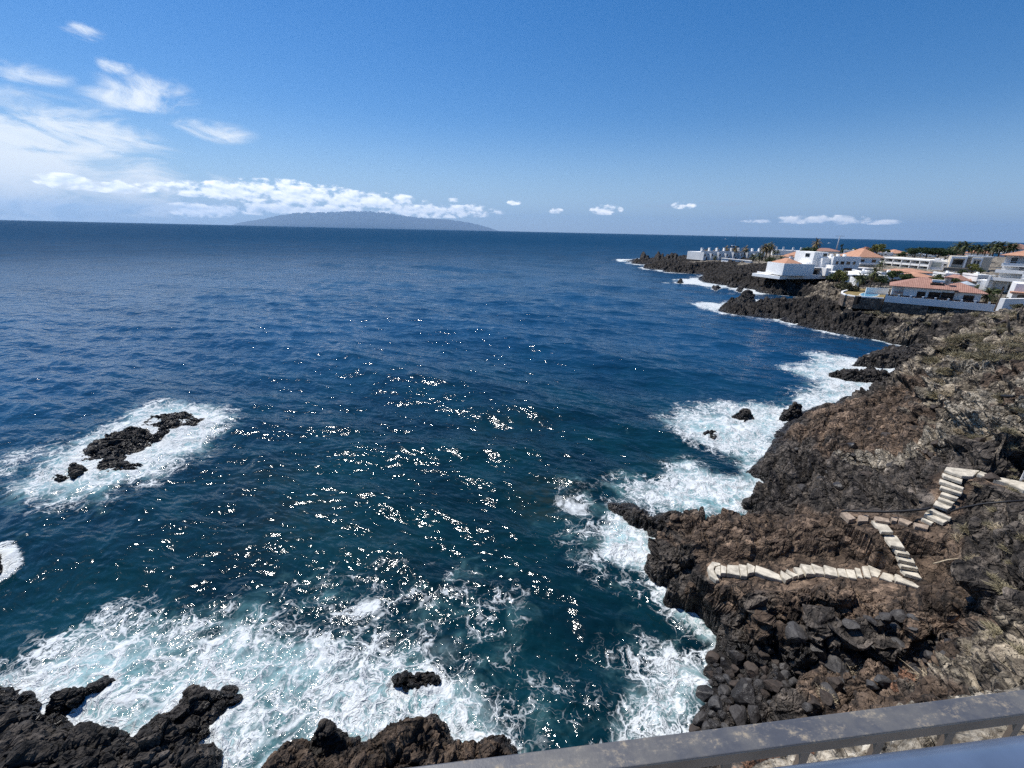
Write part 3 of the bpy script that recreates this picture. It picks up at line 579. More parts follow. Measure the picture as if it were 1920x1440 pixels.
# ------------------------------------------------------------------ sea
naz, nth = 1000, 760
SA = np.linspace(R(-76), R(76), naz)
th = np.linspace(math.atan(H / 3.0), .0016, nth - 3); th = np.append(th, [.0009, .0005, H / 91500])
SR = H / np.tan(th)
A, RG = np.meshgrid(SA, SR); X, Y = RG * np.sin(A), RG * np.cos(A); r_ = RG
dR = np.abs(np.gradient(SR))[:, None] + 0 * X
sp = np.maximum(dR * .75, RG * (SA[1] - SA[0]))
Zs = np.zeros_like(X); DX = np.zeros_like(X); DY = np.zeros_like(X)
sh = land(X, Y)
calm = sst(-sh, .0, 1.6) * .75 + .25
for i in range(64):
    lam = 0.55 * (32 / .55) ** (i / 63.0) * rng.uniform(.93, 1.07)
    ang = R(205) + rng.normal() * R(32) if lam < 9 else R(212) + rng.normal() * R(14)
    k = 2 * math.pi / lam; a = (.036 if lam < 8 else .016) / k; ph = rng.uniform(0, 6.283)
    dx, dy = math.sin(ang), math.cos(ang)
    m = r_[:, 0] < 0
    wt = 1 - sst(sp / lam, .22, .5)
    act = wt[:, naz // 2] > 0
    if not act.any(): continue
    xx, yy, ww = X[act], Y[act], wt[act]
    q = k * (dx * xx + dy * yy) + ph
    Zs[act] += ww * a * np.cos(q); DX[act] -= ww * a * .7 * dx * np.sin(q); DY[act] -= ww * a * .7 * dy * np.sin(q)
gust = 1 + .45 * fbm(X * .05, Y * .05, X * 0, 3, 5)
Zs *= calm * gust; DX *= calm * gust; DY *= calm * gust
sea_v = np.stack([X + DX, Y + DY, Zs], -1)
# foam: patches of broken water and a fringe along every rock
FOAM = [([(-60,1330),(0,1290),(60,1235),(180,1190),(330,1170),(480,1150),(620,1185),(720,1215),(820,1215),(920,1280),(975,1340),(1000,1440),(1000,1560),(-120,1560)], 2.6, .66),
        ([(380,1130),(560,1075),(760,1050),(960,1100),(1000,1190),(930,1280),(700,1220),(420,1190)], 3.4, .33),
        ([(80,890),(150,830),(220,790),(290,762),(420,762),(445,785),(400,822),(345,862),(280,912),(180,948),(60,950),(20,930)], 2.2, .72),
        ([(-40,870),(60,840),(180,800),(120,860),(60,930),(-40,960)], 2.4, .36),
        ([(1112,915),(1170,895),(1250,915),(1262,868),(1295,858),(1330,885),(1420,895),(1420,975),(1300,980),(1190,948)], 1.8, .76),
        ([(1060,900),(1120,885),(1200,890),(1150,930),(1130,985),(1060,960)], 2.0, .36),
        ([(1262,795),(1300,772),(1370,755),(1450,760),(1500,745),(1600,730),(1600,745),(1480,800),(1440,880),(1400,905),(1370,865),(1330,840),(1280,818)], 2.6, .74),
        ([(1490,692),(1540,668),(1600,670),(1650,690),(1680,705),(1650,742),(1580,745),(1540,722)], 3.0, .82),
        ([(1120,1000),(1150,960),(1200,970),(1240,1000),(1250,1040),(1215,1075),(1160,1060),(1130,1040)], 1.2, .84),
        ([(1060,1010),(1110,975),(1150,1000),(1150,1075),(1210,1090),(1190,1120),(1120,1090)], 1.6, .5),
        ([(1225,1085),(1270,1105),(1340,1160),(1345,1215),(1315,1205),(1270,1170),(1225,1125)], .9, .76),
        ([(1160,1330),(1200,1260),(1255,1220),(1310,1235),(1350,1300),(1310,1370),(1290,1440),(1240,1500),(1120,1500),(1130,1400)], 1.6, .72),
        ([(1000,1300),(1150,1200),(1260,1190),(1200,1300),(1130,1440),(1000,1440)], 2.4, .38),
        ([(1268,531),(1300,532),(1380,545),(1440,549),(1520,552),(1520,547),(1440,543),(1400,540),(1330,533),(1290,527)], 4.0, 1.3),
        ([(1162,487),(1195,487),(1240,496),(1300,503),(1318,506),(1318,510),(1280,503),(1220,496),(1180,492)], 5.0, 1.5),
        ([(1275,525),(1300,522),(1318,526),(1320,532)], 4.0, 1.2),
        ([(1308,572),(1335,568),(1360,572),(1372,580),(1345,580)], 3.0, 1.3),
        ([(1385,566),(1420,564),(1440,567),(1420,572)], 2.0, 1.1),
        ([(1440,592),(1460,590),(1472,597),(1455,600)], 1.5, 1.2),
        ([(1700,628),(1750,636),(1750,645),(1690,636)], 2.0, 1.0),
        ([(1560,606),(1640,617),(1640,621),(1560,610)], 1.0, .8)]
foam = np.zeros_like(X); aer = np.zeros_like(X)
nearm = r_ < 450
xn, yn, rn = X[nearm], Y[nearm], r_[nearm]
wob = fbm(xn * .22, yn * .22, xn * 0, 4, 77) * 2.4 * np.clip(rn / 40, .5, 2)
fo = np.zeros_like(xn); ae_ = np.zeros_like(xn)
for poly, soft, s in FOAM:
    ring = [P(px, py, 0).xy[:] for px, py in poly]; q = np.array(ring); lo, hi = q.min(0) - 9, q.max(0) + 9
    k = (xn > lo[0]) & (xn < hi[0]) & (yn > lo[1]) & (yn < hi[1])
    if not k.any(): continue
    d = poly_sd(xn[k], yn[k], ring) + wob[k] * soft * .33
    v = s * sst(d, -1.5 * soft, .9 * soft); fo[k] = np.maximum(fo[k], v)
    ae_[k] = np.maximum(ae_[k], s * sst(d, -soft * 1.4, soft * 1.6))
shn = sh[nearm]
fr = np.clip(rn / 45, .35, 2.2)
fringe = sst(shn, -1.0 * fr, -.02) * (.45 + .5 * sst(wob, -.6, 1.0))
fo = np.maximum(fo, fringe)
for ring in ROCKPOLY:
    q = np.array(ring); lo, hi = q.min(0) - 4, q.max(0) + 4
    k = (xn > lo[0]) & (xn < hi[0]) & (yn > lo[1]) & (yn < hi[1])
    if not k.any(): continue
    d = poly_sd(xn[k], yn[k], ring); sz = np.clip(.36 * np.sqrt(np.prod(q.max(0) - q.min(0))), .35, 1.2)
    fo[k] = np.maximum(fo[k], .95 * sst(d, -sz, -.05))
foam[nearm] = fo; aer[nearm] = ae_
sea_v[..., 2] += np.clip(foam, 0, 1) * (.26 * np.maximum(0, fbm(X * .9, Y * .9, X * 0, 4, 31, .55, True)) + .10 * fbm(X * 3, Y * 3, X * 0, 3, 33) + .05) * (1 - sst(r_, 60, 160))
def sea_material():
    m, n, b, out = mat('sea_water')
    pos = n.node('ShaderNodeNewGeometry').outputs['Position']
    p2 = n.vec('MULTIPLY', pos, (1, 1, 0))
    big = n.noise(p2, 0.045, 4, 0.55); mid = n.noise(p2, 0.30, 4, 0.6)
    near_ = n.attr('near'); foam_ = n.attr('foam'); aer_ = n.attr('aer')
    deep = n.mix(n.sstep(big, 0.3, 0.7), (0.0024, 0.031, 0.080), (0.0050, 0.046, 0.114))
    teal = n.mix(n.sstep(n.noise(p2, 0.12, 5, 0.6), 0.35, 0.68), (0.0010, 0.011, 0.018), (0.0022, 0.027, 0.037))
    col = n.mix(near_, deep, teal)
    col = n.mix(n.math('MULTIPLY', n.attr('reef'), n.sstep(n.noise(p2, 0.8, 5, 0.7), 0.35, 0.65)), col, (0.016, 0.026, 0.022))
    am = n.math('MULTIPLY', n.sstep(n.math('ADD', aer_, n.math('MULTIPLY_ADD', n.noise(p2, 0.5, 5, 0.6, 1.0), 1.5, -.75)), .15, 1.1), .85)
    col = n.mix(am, col, (0.150, 0.330, 0.345))
    col = n.mix(n.math('MULTIPLY', n.sstep(n.math('MULTIPLY_ADD', n.noise(p2, 0.35, 5, 0.6, .8), 1.2, foam_), 1.05, 1.5), .6), col, (0.42, 0.58, 0.60))
    # foam: laced strands, dense where the water is broken
    w1 = n.node('ShaderNodeTexNoise', ins={'Scale': 0.55, 'Detail': 4.0}); n.l.new(p2, w1.inputs['Vector'])
    q = n.vec('ADD', p2, n.vec('MULTIPLY', n.vec('SUBTRACT', w1.outputs['Color'], (.5, .5, .5)), (2.6, 2.6, 0)))
    w2 = n.node('ShaderNodeTexNoise', ins={'Scale': 2.4, 'Detail': 3.0}); n.l.new(p2, w2.inputs['Vector'])
    q = n.vec('ADD', q, n.vec('MULTIPLY', n.vec('SUBTRACT', w2.outputs['Color'], (.5, .5, .5)), (.7, .7, 0)))
    e1 = n.voro(q, 0.85, 'DISTANCE_TO_EDGE'); e2 = n.voro(q, 2.1, 'DISTANCE_TO_EDGE'); e3 = n.voro(q, 4.6, 'DISTANCE_TO_EDGE')
    lace = n.math('MAXIMUM', n.sstep(e1, 0.0, 0.11, 1.0, 0.0), n.math('MULTIPLY', n.sstep(e2, 0.0, 0.14, 1.0, 0.0), .85))
    lace = n.math('MAXIMUM', lace, n.math('MULTIPLY', n.sstep(e3, 0.0, 0.2, 1.0, 0.0), .6))
    nb = n.noise(q, 0.9, 7, 0.62)
    nbig = n.noise(p2, 0.22, 3, 0.5)
    s = n.math('MULTIPLY_ADD', nb, 1.7, -.85)
    s = n.math('ADD', s, n.math('MULTIPLY_ADD', nbig, 1.3, -.65))
    s = n.math('ADD', s, n.math('MULTIPLY_ADD', lace, .55, -.22))
    s = n.math('MULTIPLY_ADD', foam_, 1.05, n.math('MULTIPLY', s, n.sstep(foam_, 0.0, .25)))
    fm = n.math('MULTIPLY', n.sstep(s, .50, 1.02), n.sstep(foam_, .01, .12))
    # scattered whitecaps
    n.set(b, 'Base Color', col); n.set(b, 'IOR', 1.333); n.set(b, 'Specular IOR Level', n.attr('gloss'))
    n.set(b, 'Roughness', n.attr('rough'))
    st = n.vec('MULTIPLY', pos, (1, 1, 0.3))
    rot = n.node('ShaderNodeMapping', vector_type='TEXTURE'); n.l.new(st, rot.inputs[0]); rot.inputs['Rotation'].default_value = (0, 0, R(-25)); rot.inputs['Scale'].default_value = (1.9, 1, 1)
    h1 = n.noise(rot.outputs[0], 0.55, 3, 0.55, 0.3); h2 = n.noise(rot.outputs[0], 2.7, 4, 0.55, 0.4); h3 = n.noise(rot.outputs[0], 0.10, 3, .5, .3)
    hh = n.math('ADD', n.math('MULTIPLY', h1, 0.52), n.math('MULTIPLY', h2, 0.07))
    hh = n.math('ADD', hh, n.math('MULTIPLY', h3, .5))
    bp = n.node('ShaderNodeBump', ins={'Strength': 1.0, 'Distance': 1.0, 'Height': hh}); n.l.new(bp.outputs[0], b.inputs['Normal'])
    fb = n.node('ShaderNodeBsdfPrincipled', ins={'Base Color': (0.60, 0.635, 0.645, 1), 'Roughness': 0.9, 'Specular IOR Level': 0.1})
    fbp = n.node('ShaderNodeBump', ins={'Strength': 1.0, 'Distance': 0.22, 'Height': n.math('ADD', nb, n.math('MULTIPLY', lace, .3))}); n.l.new(fbp.outputs[0], fb.inputs['Normal'])
    df = n.node('ShaderNodeBsdfDiffuse', ins={'Color': col}); n.l.new(bp.outputs[0], df.inputs['Normal'])
    far_w = n.node('ShaderNodeMixShader', ins={0: n.attr('farsea'), 1: b.outputs[0], 2: df.outputs[0]})      # unresolved wave slopes hide most of the grazing mirror
    mx = n.node('ShaderNodeMixShader', ins={0: fm, 1: far_w.outputs[0], 2: fb.outputs[0]}); n.l.new(mx.outputs[0], out.inputs[0])
    return m
M_SEA = sea_material()
sea = mesh('water', sea_v.reshape(-1, 3), grid_faces(nth, naz), M_SEA, smooth=True); tag(sea, kind='structure')
fattr(sea, 'foam', np.clip(foam, 0, 1.3)); fattr(sea, 'aer', np.clip(aer, 0, 1))
fattr(sea, 'near', 1 - sst(r_, 24, 85) * .92)
fattr(sea, 'rough', .085 + .22 * sst(r_, 40, 900))
fattr(sea, 'gloss', .42 - .37 * sst(r_, 55, 380))
fattr(sea, 'farsea', .72 * sst(r_, 60, 420))
reef = np.zeros_like(X)
for px, py, rad, s in [(1030, 930, 4.0, 1.0), (1010, 950, 3.0, .8), (500, 900, 5, .5), (560, 970, 6, .5), (950, 800, 8, .35), (1250, 870, 3, .8), (700, 1040, 4, .3)]:
    c = P(px, py, 0); reef = np.maximum(reef, s * (1 - sst(np.hypot(X - c.x, Y - c.y), 0, rad)))
fattr(sea, 'reef', reef)

# ------------------------------------------------------------------ island on the horizon
prof = [(436,.0),(445,.10),(470,.24),(500,.40),(530,.62),(560,.76),(590,.84),(620,.86),(650,.95),(690,1.0),(725,.95),(750,.84),(780,.74),(810,.68),(840,.64),(865,.55),(890,.42),(915,.22),(936,.0)]
na_, nd_ = 300, 60
az0, az1 = azel(432, 430)[0], azel(940, 430)[0]
IA = np.linspace(az0, az1, na_); pa = np.array([azel(p[0], 430)[0] for p in prof]); ph_ = np.interp(IA, pa, [p[1] for p in prof]) * 2700
ID = np.linspace(0, 1, nd_); A, D = np.meshgrid(IA, ID); rr = 80000 + 9000 * D
hx = np.interp(A, IA, ph_); crest = 1 - np.abs(D - .45) / .45; crest = np.clip(crest, 0, 1) ** .7
zz = hx * crest * (1 + .10 * fbm(A * 160, D * 7, A * 0, 5, 90, .55, True)) - 60 * (1 - crest)
xi, yi = rr * np.sin(A), rr * np.cos(A)
M_ISLE = simple('island_haze_blue', (0.075, 0.095, 0.125), 0.95, 0.03, 0.0006)  # bluish base colour imitates haze over the distant slopes
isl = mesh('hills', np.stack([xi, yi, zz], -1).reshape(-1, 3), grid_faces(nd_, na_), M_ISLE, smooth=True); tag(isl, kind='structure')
#==PART3==
# ------------------------------------------------------------------ stone steps and paths
def slab_px(quad, z, th, jig=.015):
    mb = MB(); pts = [P(x, y, z) for x, y in quad]
    c = sum((Vector(p) for p in pts), Vector()) / len(pts)
    zz = [z + random.uniform(-jig, jig) for _ in pts]
    top = [(p.x, p.y, q) for p, q in zip(pts, zz)]
    ins = [(c.x + (p[0] - c.x) * .955, c.y + (p[1] - c.y) * .955, p[2]) for p in top]
    low = [(p[0], p[1], p[2] - .035) for p in top]; bot = [(p[0], p[1], p[2] - th) for p in top]
    n = len(pts)
    ar = sum(top[i][0] * top[(i + 1) % n][1] - top[(i + 1) % n][0] * top[i][1] for i in range(n))
    if ar < 0: ins, low, bot = ins[::-1], low[::-1], bot[::-1]
    mb.add(ins + low + bot, [tuple(range(n))] + [(n + i, n + (i + 1) % n, (i + 1) % n, i) for i in range(n)] + [(2 * n + i, 2 * n + (i + 1) % n, n + (i + 1) % n, n + i) for i in range(n)] + [tuple(range(3 * n - 1, 2 * n - 1, -1))])
    return mb
def Q1(q): return [(1100 + u / 4.8, 850 + v / 4.8) for u, v in q]
def Q2(q): return [(1500 + u / 4.571, 850 + v / 4.571) for u, v in q]
def stone_path(name, label, cat, part, quads, mat_, th=.3):
    first = quads[0]; c = P(*first[0][0], first[1])
    t = thing(name, label, cat, (c.x, c.y, first[1] - th))
    for q, z in quads:
        mb = slab_px(q, z, th); mb.v = [(v[0] - c.x, v[1] - c.y, v[2] - (first[1] - th)) for v in mb.v]
        mb.build(part, mat_, t)
    return t
LOW = [(Q1([(1130,970),(1205,985),(1205,1003),(1155,1010),(1140,1040),(1150,1075),(1192,1138),(1165,1140),(1110,1095),(1090,1020)]), 2.36),
       (Q1([(1165,1020),(1203,1008),(1205,1100),(1172,1085),(1152,1050)]), 2.40), (Q1([(1208,1002),(1257,1020),(1257,1080),(1210,1078)]), 2.43),
       (Q1([(1268,1000),(1366,1010),(1381,1098),(1265,1080)]), 2.46), (Q1([(1371,995),(1440,1005),(1447,1106),(1390,1098)]), 2.50),
       (Q1([(1445,985),(1516,1015),(1508,1070),(1454,1080)]), 2.54), (Q1([(1525,1005),(1640,1045),(1738,1090),(1762,1143),(1600,1100),(1517,1065)]), 2.6),
       (Q1([(1748,1050),(1850,1118),(1795,1143),(1760,1110)]), 2.70), (Q1([(1800,1040),(1905,1098),(1862,1112),(1815,1075)]), 2.78), (Q1([(1865,1022),(1925,1030),(1958,1085),(1912,1098)]), 2.86),
       (Q2([(5,943),(93,962),(128,1033),(57,1030)]), 2.92), (Q2([(98,943),(195,975),(210,1038),(133,1022)]), 2.98), (Q2([(205,955),(309,985),(328,1058),(217,1035)]), 3.04),
       (Q2([(320,983),(385,990),(410,1070),(341,1045)]), 3.09), (Q2([(394,990),(465,1000),(488,1080),(418,1062)]), 3.14), (Q2([(471,978),(515,985),(538,1070),(496,1052)]), 3.19),
       (Q2([(531,966),(580,965),(613,1070),(556,1056)]), 3.24), (Q2([(586,956),(708,1008),(668,1062),(622,1045)]), 3.30), (Q2([(712,1015),(804,1040),(806,1110),(682,1062)]), 3.42),
       (Q2([(816,1030),(1030,1095),(1052,1140),(1040,1160),(822,1092)]), 3.62)]
stone_path('stone_path', 'row of pale stone slabs crossing the lowest brown lava shelf', 'path', 'slab', LOW, M_STEP, .22)
UPA = [(Q2([(862,993),(1008,1022),(1048,1075),(905,1032)]), 3.82), (Q2([(846,930),(1002,965),(1018,992),(868,968)]), 4.02), (Q2([(823,868),(972,900),(990,942),(848,910)]), 4.2),
       (Q2([(797,810),(928,842),(944,870),(838,852)]), 4.4), (Q2([(706,693),(828,703),(902,812),(780,787)]), 4.58), (Q2([(613,576),(723,578),(803,677),(700,672)]), 4.8)]
stone_path('stone_steps', 'short flight of six pale steps rising left from the slab path', 'steps', 'step', UPA, M_STEP, .15)
MIDQ = [(Q2([(350,507),(410,498),(482,560),(420,572)]), 4.7), (Q2([(500,532),(590,528),(585,580),(500,582)]), 4.75), (Q2([(640,535),(760,558),(775,592),(650,572)]), 4.95), (Q2([(782,540),(842,545),(832,582),(790,572)]), 5.05),
        (Q2([(852,543),(970,588),(930,612),(850,577)]), 5.12), (Q2([(977,588),(1110,620),(1095,652),(990,622)]), 5.22)]
stone_path('stone_path', 'worn reddish stones laid between the two flights of steps', 'path', 'slab', MIDQ, M_STEP2, .22)
UPB = [(Q2([(1042,545),(1150,590),(1130,602),(1048,562)]), 5.34), (Q2([(1077,503),(1275,578),(1232,597),(1065,522)]), 5.5), (Q2([(1107,460),(1305,548),(1290,562),(1090,482)]), 5.66), (Q2([(1165,403),(1310,455),(1267,477),(1143,440)]), 5.82),
       (Q2([(1192,368),(1330,418),(1312,432),(1185,387)]), 5.98), (Q2([(1217,326),(1362,380),(1346,392),(1205,350)]), 6.14), (Q2([(1207,273),(1402,330),(1385,347),(1205,297)]), 6.32), (Q2([(1200,216),(1410,295),(1400,307),(1200,240)]), 6.5),
       (Q2([(1222,168),(1395,225),(1390,247),(1233,195)]), 6.68), (Q2([(1255,116),(1545,148),(1482,197),(1390,192),(1240,140)]), 6.88)]
stone_path('stone_steps', 'longer flight of ten pale steps climbing to the upper path', 'steps', 'step', UPB, M_STEP, .15)
UPC = [(Q2([(1548,148),(1680,198),(1660,222),(1520,172)]), 6.95), (Q2([(1682,200),(1800,222),(1800,262),(1664,222)]), 7.02), (Q2([(1802,223),(1990,262),(1990,330),(1920,310),(1802,264)]), 7.08)]
stone_path('concrete_path', 'pale concrete path leaving the top of the longer flight to the right', 'path', 'slab', UPC, M_STEP, .3)

# ------------------------------------------------------------------ pipes, poles, driftwood
def tube_thing(name, label, cat, pts, rad, mt, n=8):
    o = MB().tube(pts, rad, n).build(name, mt, None, True); return tag(o, label, cat)
def gp(px, py, dz=0.0):
    q = on_ground(px, py); q.z += dz; return q
tube_thing('water_pipe', 'black pipe running over the lava between the worn stones and the longer steps', 'pipe', [P(x, y, z) for x, y, z in [(1572,962,4.2),(1590,958,4.75),(1620,959,4.95),(1660,960,5.2),(1700,958,5.5),(1735,955,5.75),(1745,952,5.8)]], .06, M_PIPE)
tube_thing('water_pipe', 'black pipe crossing the rocks right of the longer steps', 'pipe', [P(x, y, z) for x, y, z in [(1775,962,5.75),(1800,953,6.2),(1840,945,6.75),(1880,941,7.15),(1930,938,7.4)]], .045, M_PIPE)
tube_thing('water_pipe', 'thin dark pipe across the face of the right cliff', 'pipe', [gp(x, y, .12) for x, y in [(1836,746),(1856,746),(1876,747),(1896,751)]], .09, M_PIPE)
tube_thing('wooden_pole', 'pale wooden pole lying on brown cinder right of the short steps', 'pole', [P(1750, 1057, 4.75), P(1776, 1050, 4.95), P(1802, 1047, 5.1)], .03, M_DRY)
tube_thing('timber_post', 'dark timber post leaning on the scrub slope below the white wall', 'post', [gp(1896, 628, -.2), gp(1896, 628, 0) + Vector((-.7, .3, 1.6))], .09, M_WOOD)
g = thing('metal_gate', 'white framed metal gate at the right end of the concrete path', 'gate', P(1912, 901, 7.1))
for x0, x1, z0, z1 in ((0, .06, 0, 1.1), (1.2, 1.26, 0, 1.1), (.06, 1.2, 1.04, 1.1), (.06, 1.2, .1, .16)): MB().box(x0, x1, 0, .05, z0, z1).build('frame_bar', M_WHITE, g)
for i in range(6): MB().box(.2 + i * .16, .225 + i * .16, .012, .037, .16, 1.04).build('bar', M_WHITE, g)
g.rotation_euler = (0, 0, R(-38))

# ------------------------------------------------------------------ railing of the viewpoint
ZR = H - .75
def line_at(a, b, z): return P(*a, z), P(*b, z)
a0, a1 = line_at((1600, 1333), (1920, 1292.5), ZR); b0, b1 = line_at((1600, 1381), (1920, 1338.5), ZR)
ux = (a1 - a0).normalized(); uy = Vector((-ux.y, ux.x, 0)); wid = abs((b0 - a0).dot(uy))
rl = thing('railing', 'weathered grey metal railing with flat top rail crossing the bottom right', 'railing', (a0.x, a0.y, ZR - 1.05), math.atan2(ux.y, ux.x))
def bev(mb_, name, mt, par, w=.006):
    o = mb_.build(name, mt, par); bm = bmesh.new(); bm.from_mesh(o.data)
    bmesh.ops.remove_doubles(bm, verts=bm.verts, dist=1e-5)
    bmesh.ops.bevel(bm, geom=bm.edges[:], offset=w, segments=2, affect='EDGES', profile=.6); bm.to_mesh(o.data); bm.free(); return o
bev(MB().box(-2.7, 4.5, -wid, 0, 1.05 - .005, 1.05), 'top_rail', M_RAIL, rl, .0015)
bev(MB().box(-2.7, 4.5, -wid + .003, -.003, 1.05 - .034, 1.05 - .0052), 'rail_body', M_RAILB, rl, .003)
for i, s in enumerate(range(-20, 34)):
    x = s * .14 + .05
    if -2.6 < x < 4.4: MB().box(x - .008, x + .008, -.6 * wid, -.4 * wid, .08, 1.015).build('baluster', M_RAILB, rl)
bev(MB().box(-2.7, 4.5, -.75 * wid, -.25 * wid, .04, .08), 'bottom_rail', M_RAILB, rl, .003)
for x in (-2.65, .95, 4.45): MB().box(x - .02, x + .02, -.85 * wid, -.15 * wid, -.1, 1.015).build('post', M_RAILB, rl)
ZB = H - .45
c0, c1 = line_at((1600, 1421), (1920, 1379), ZB); vx = (c1 - c0).normalized(); vy = Vector((-vx.y, vx.x, 0)); rb_ = .03
hr = thing('handrail', 'smooth blue round handrail close to the viewer below the grey railing', 'handrail', (c0.x, c0.y, ZB), math.atan2(vx.y, vx.x))
MB().tube([(-2.7, -rb_ * .85, -rb_ * .5), (0, -rb_ * .85, -rb_ * .5), (4.4, -rb_ * .85, -rb_ * .5)], rb_, 28).build('tube', M_BLUE, hr, True)
for x in (-2.4, 1.25, 4.2): MB().tube([(x, -rb_ * .85, -rb_ * 1.35), (x, -rb_ * .85, -.55)], .014, 12).build('bracket', M_BLUE, hr, True)
# viewpoint floor behind the railing
vf = MB().prism([(-3.5, -4), (3.5, -4), (3.2, .1), (1.3, .05), (-.4, -.25), (-3.5, -1.2)], H - 2.1, H - 1.62).build('pavement', M_PLAZA); tag(vf, kind='structure')

# ------------------------------------------------------------------ boulders
def boulder_mesh(seed, cuts=14, r=.5):
    bm = bmesh.new(); bmesh.ops.create_icosphere(bm, subdivisions=3, radius=r); rs = random.Random(seed)
    for i in range(cuts):
        n_ = Vector((rs.gauss(0, 1), rs.gauss(0, 1), rs.gauss(0, 1))).normalized(); d_ = r * rs.uniform(.52, .85)
        for v in bm.verts:
            e = v.co.dot(n_) - d_
            if e > 0: v.co -= n_ * e * .97
    for v in bm.verts: v.co += Vector((rs.uniform(-1, 1), rs.uniform(-1, 1), rs.uniform(-1, 1))) * .012
    me = bpy.data.meshes.new('boulder'); bm.to_mesh(me); bm.free(); me.materials.append(M_BOULD[seed % 3]); return me
def boulder_material(name, lo, hi, rough):
    m, n, b, out = mat(name); oi = n.node('ShaderNodeObjectInfo').outputs['Random']
    tc = n.node('ShaderNodeTexCoord').outputs['Object']; pos = n.node('ShaderNodeNewGeometry').outputs['Position']
    c = n.mix(n.sstep(n.noise(pos, 2.2, 6, .7), .35, .7), lo, hi)
    c = n.mix(n.math('MULTIPLY', oi, .5), c, (.035, .028, .024)); c = n.mix(n.sstep(n.noise(pos, 6.0, 5, .7), .62, .72), c, (.15, .145, .14))
    n.set(b, 'Base Color', c); n.set(b, 'Roughness', rough); n.set(b, 'Specular IOR Level', .4)
    bp = n.node('ShaderNodeBump', ins={'Strength': .7, 'Distance': .06, 'Height': n.noise(pos, 6.0, 7, .7)}); n.l.new(bp.outputs[0], b.inputs['Normal']); return m
M_BOULD = [boulder_material('black_basalt', (.010, .0095, .010), (.045, .042, .040), .42), boulder_material('grey_basalt', (.022, .021, .022), (.085, .082, .080), .6), boulder_material('rust_basalt', (.022, .017, .014), (.080, .058, .045), .75)]
BM_ = [boulder_mesh(i) for i in range(12)]
PALEB = [boulder_mesh(31 + i * 3) for i in range(3)]
for m in PALEB: m.materials[0] = M_STEP
def in_poly(x, y, poly):
    r_ = False; j = len(poly) - 1
    for i in range(len(poly)):
        if (poly[i][1] > y) != (poly[j][1] > y) and x < (poly[j][0] - poly[i][0]) * (y - poly[i][1]) / (poly[j][1] - poly[i][1]) + poly[i][0]: r_ = not r_
        j = i
    return r_
def scatter(n, region, z, smin, smax, label, cat, group, name='boulder', meshes=None, flat=.75, sink=.25, wetdark=False):
    ring = [P(x, y, z).xy[:] for x, y in region]; xs = [p[0] for p in ring]; ys = [p[1] for p in ring]; k = 0; tries = 0; placed = []
    while k < n and tries < n * 40:
        tries += 1
        x, y = random.uniform(min(xs), max(xs)), random.uniform(min(ys), max(ys))
        if not in_poly(x, y, ring): continue
        s = smin * (smax / smin) ** (random.random() ** 1.6)
        if any((x - a) ** 2 + (y - b) ** 2 < (.31 * (s + q)) ** 2 for a, b, q in placed): continue
        placed.append((x, y, s)); k += 1
        o = bpy.data.objects.new(name, random.choice(meshes or BM_)); COL.objects.link(o)
        o.location = (x, y, ground(x, y) + s * (.5 * flat - sink)); o.scale = (s * random.uniform(.85, 1.3), s * random.uniform(.8, 1.1), s * flat * random.uniform(.8, 1.2))
        o.rotation_euler = (random.uniform(-.4, .4), random.uniform(-.4, .4), random.uniform(0, 6.28)); tag(o, label, cat, group)
scatter(230, [(1338,1215),(1390,1228),(1490,1240),(1570,1275),(1590,1350),(1480,1400),(1300,1425),(1310,1340),(1345,1300),(1320,1255)], .9, .4, 1.35, 'black angular boulder among the others on the little beach beside the surf', 'boulder', 'boulders heaped on the beach under the lava shelf')
scatter(60, [(1520,1220),(1600,1235),(1700,1240),(1780,1230),(1740,1310),(1600,1330)], 2.6, .22, .6, 'small dark stone among others on the brown slope above the beach', 'stone', 'loose stones on the brown slope above the beach')
scatter(26, [(1575,1172),(1640,1170),(1700,1200),(1690,1228),(1600,1228),(1570,1205)], 2.9, .45, 1.0, 'smooth grey faceted basalt block in the broken shelf edge', 'boulder', 'faceted grey blocks in the broken edge of the shelf', meshes=[m for m in BM_ if m.materials[0] == M_BOULD[1]], flat=.55, sink=.12)
scatter(30, [(1540,1390),(1900,1345),(1920,1395),(1700,1425),(1450,1440)], 11.5, .16, .42, 'pale stone among others on the slope seen under the top rail', 'stone', 'pale stones right under the railing', meshes=PALEB, flat=.6)
scatter(34, [(1720,640),(1800,615),(1920,600),(1920,860),(1850,900),(1800,860),(1760,760)], 8.6, .5, 1.5, 'brown rock sitting among others on the scrubby cliff at right', 'rock', 'brown rocks on the scrubby cliff', meshes=[m for m in BM_ if m.materials[0] == M_BOULD[2]], sink=.3)
scatter(24, [(1500,800),(1620,790),(1700,850),(1720,930),(1560,940),(1460,900)], 3.2, .4, 1.1, 'dark rock sitting among others on the middle lava slope', 'rock', 'loose rocks on the middle lava slope', sink=.3)

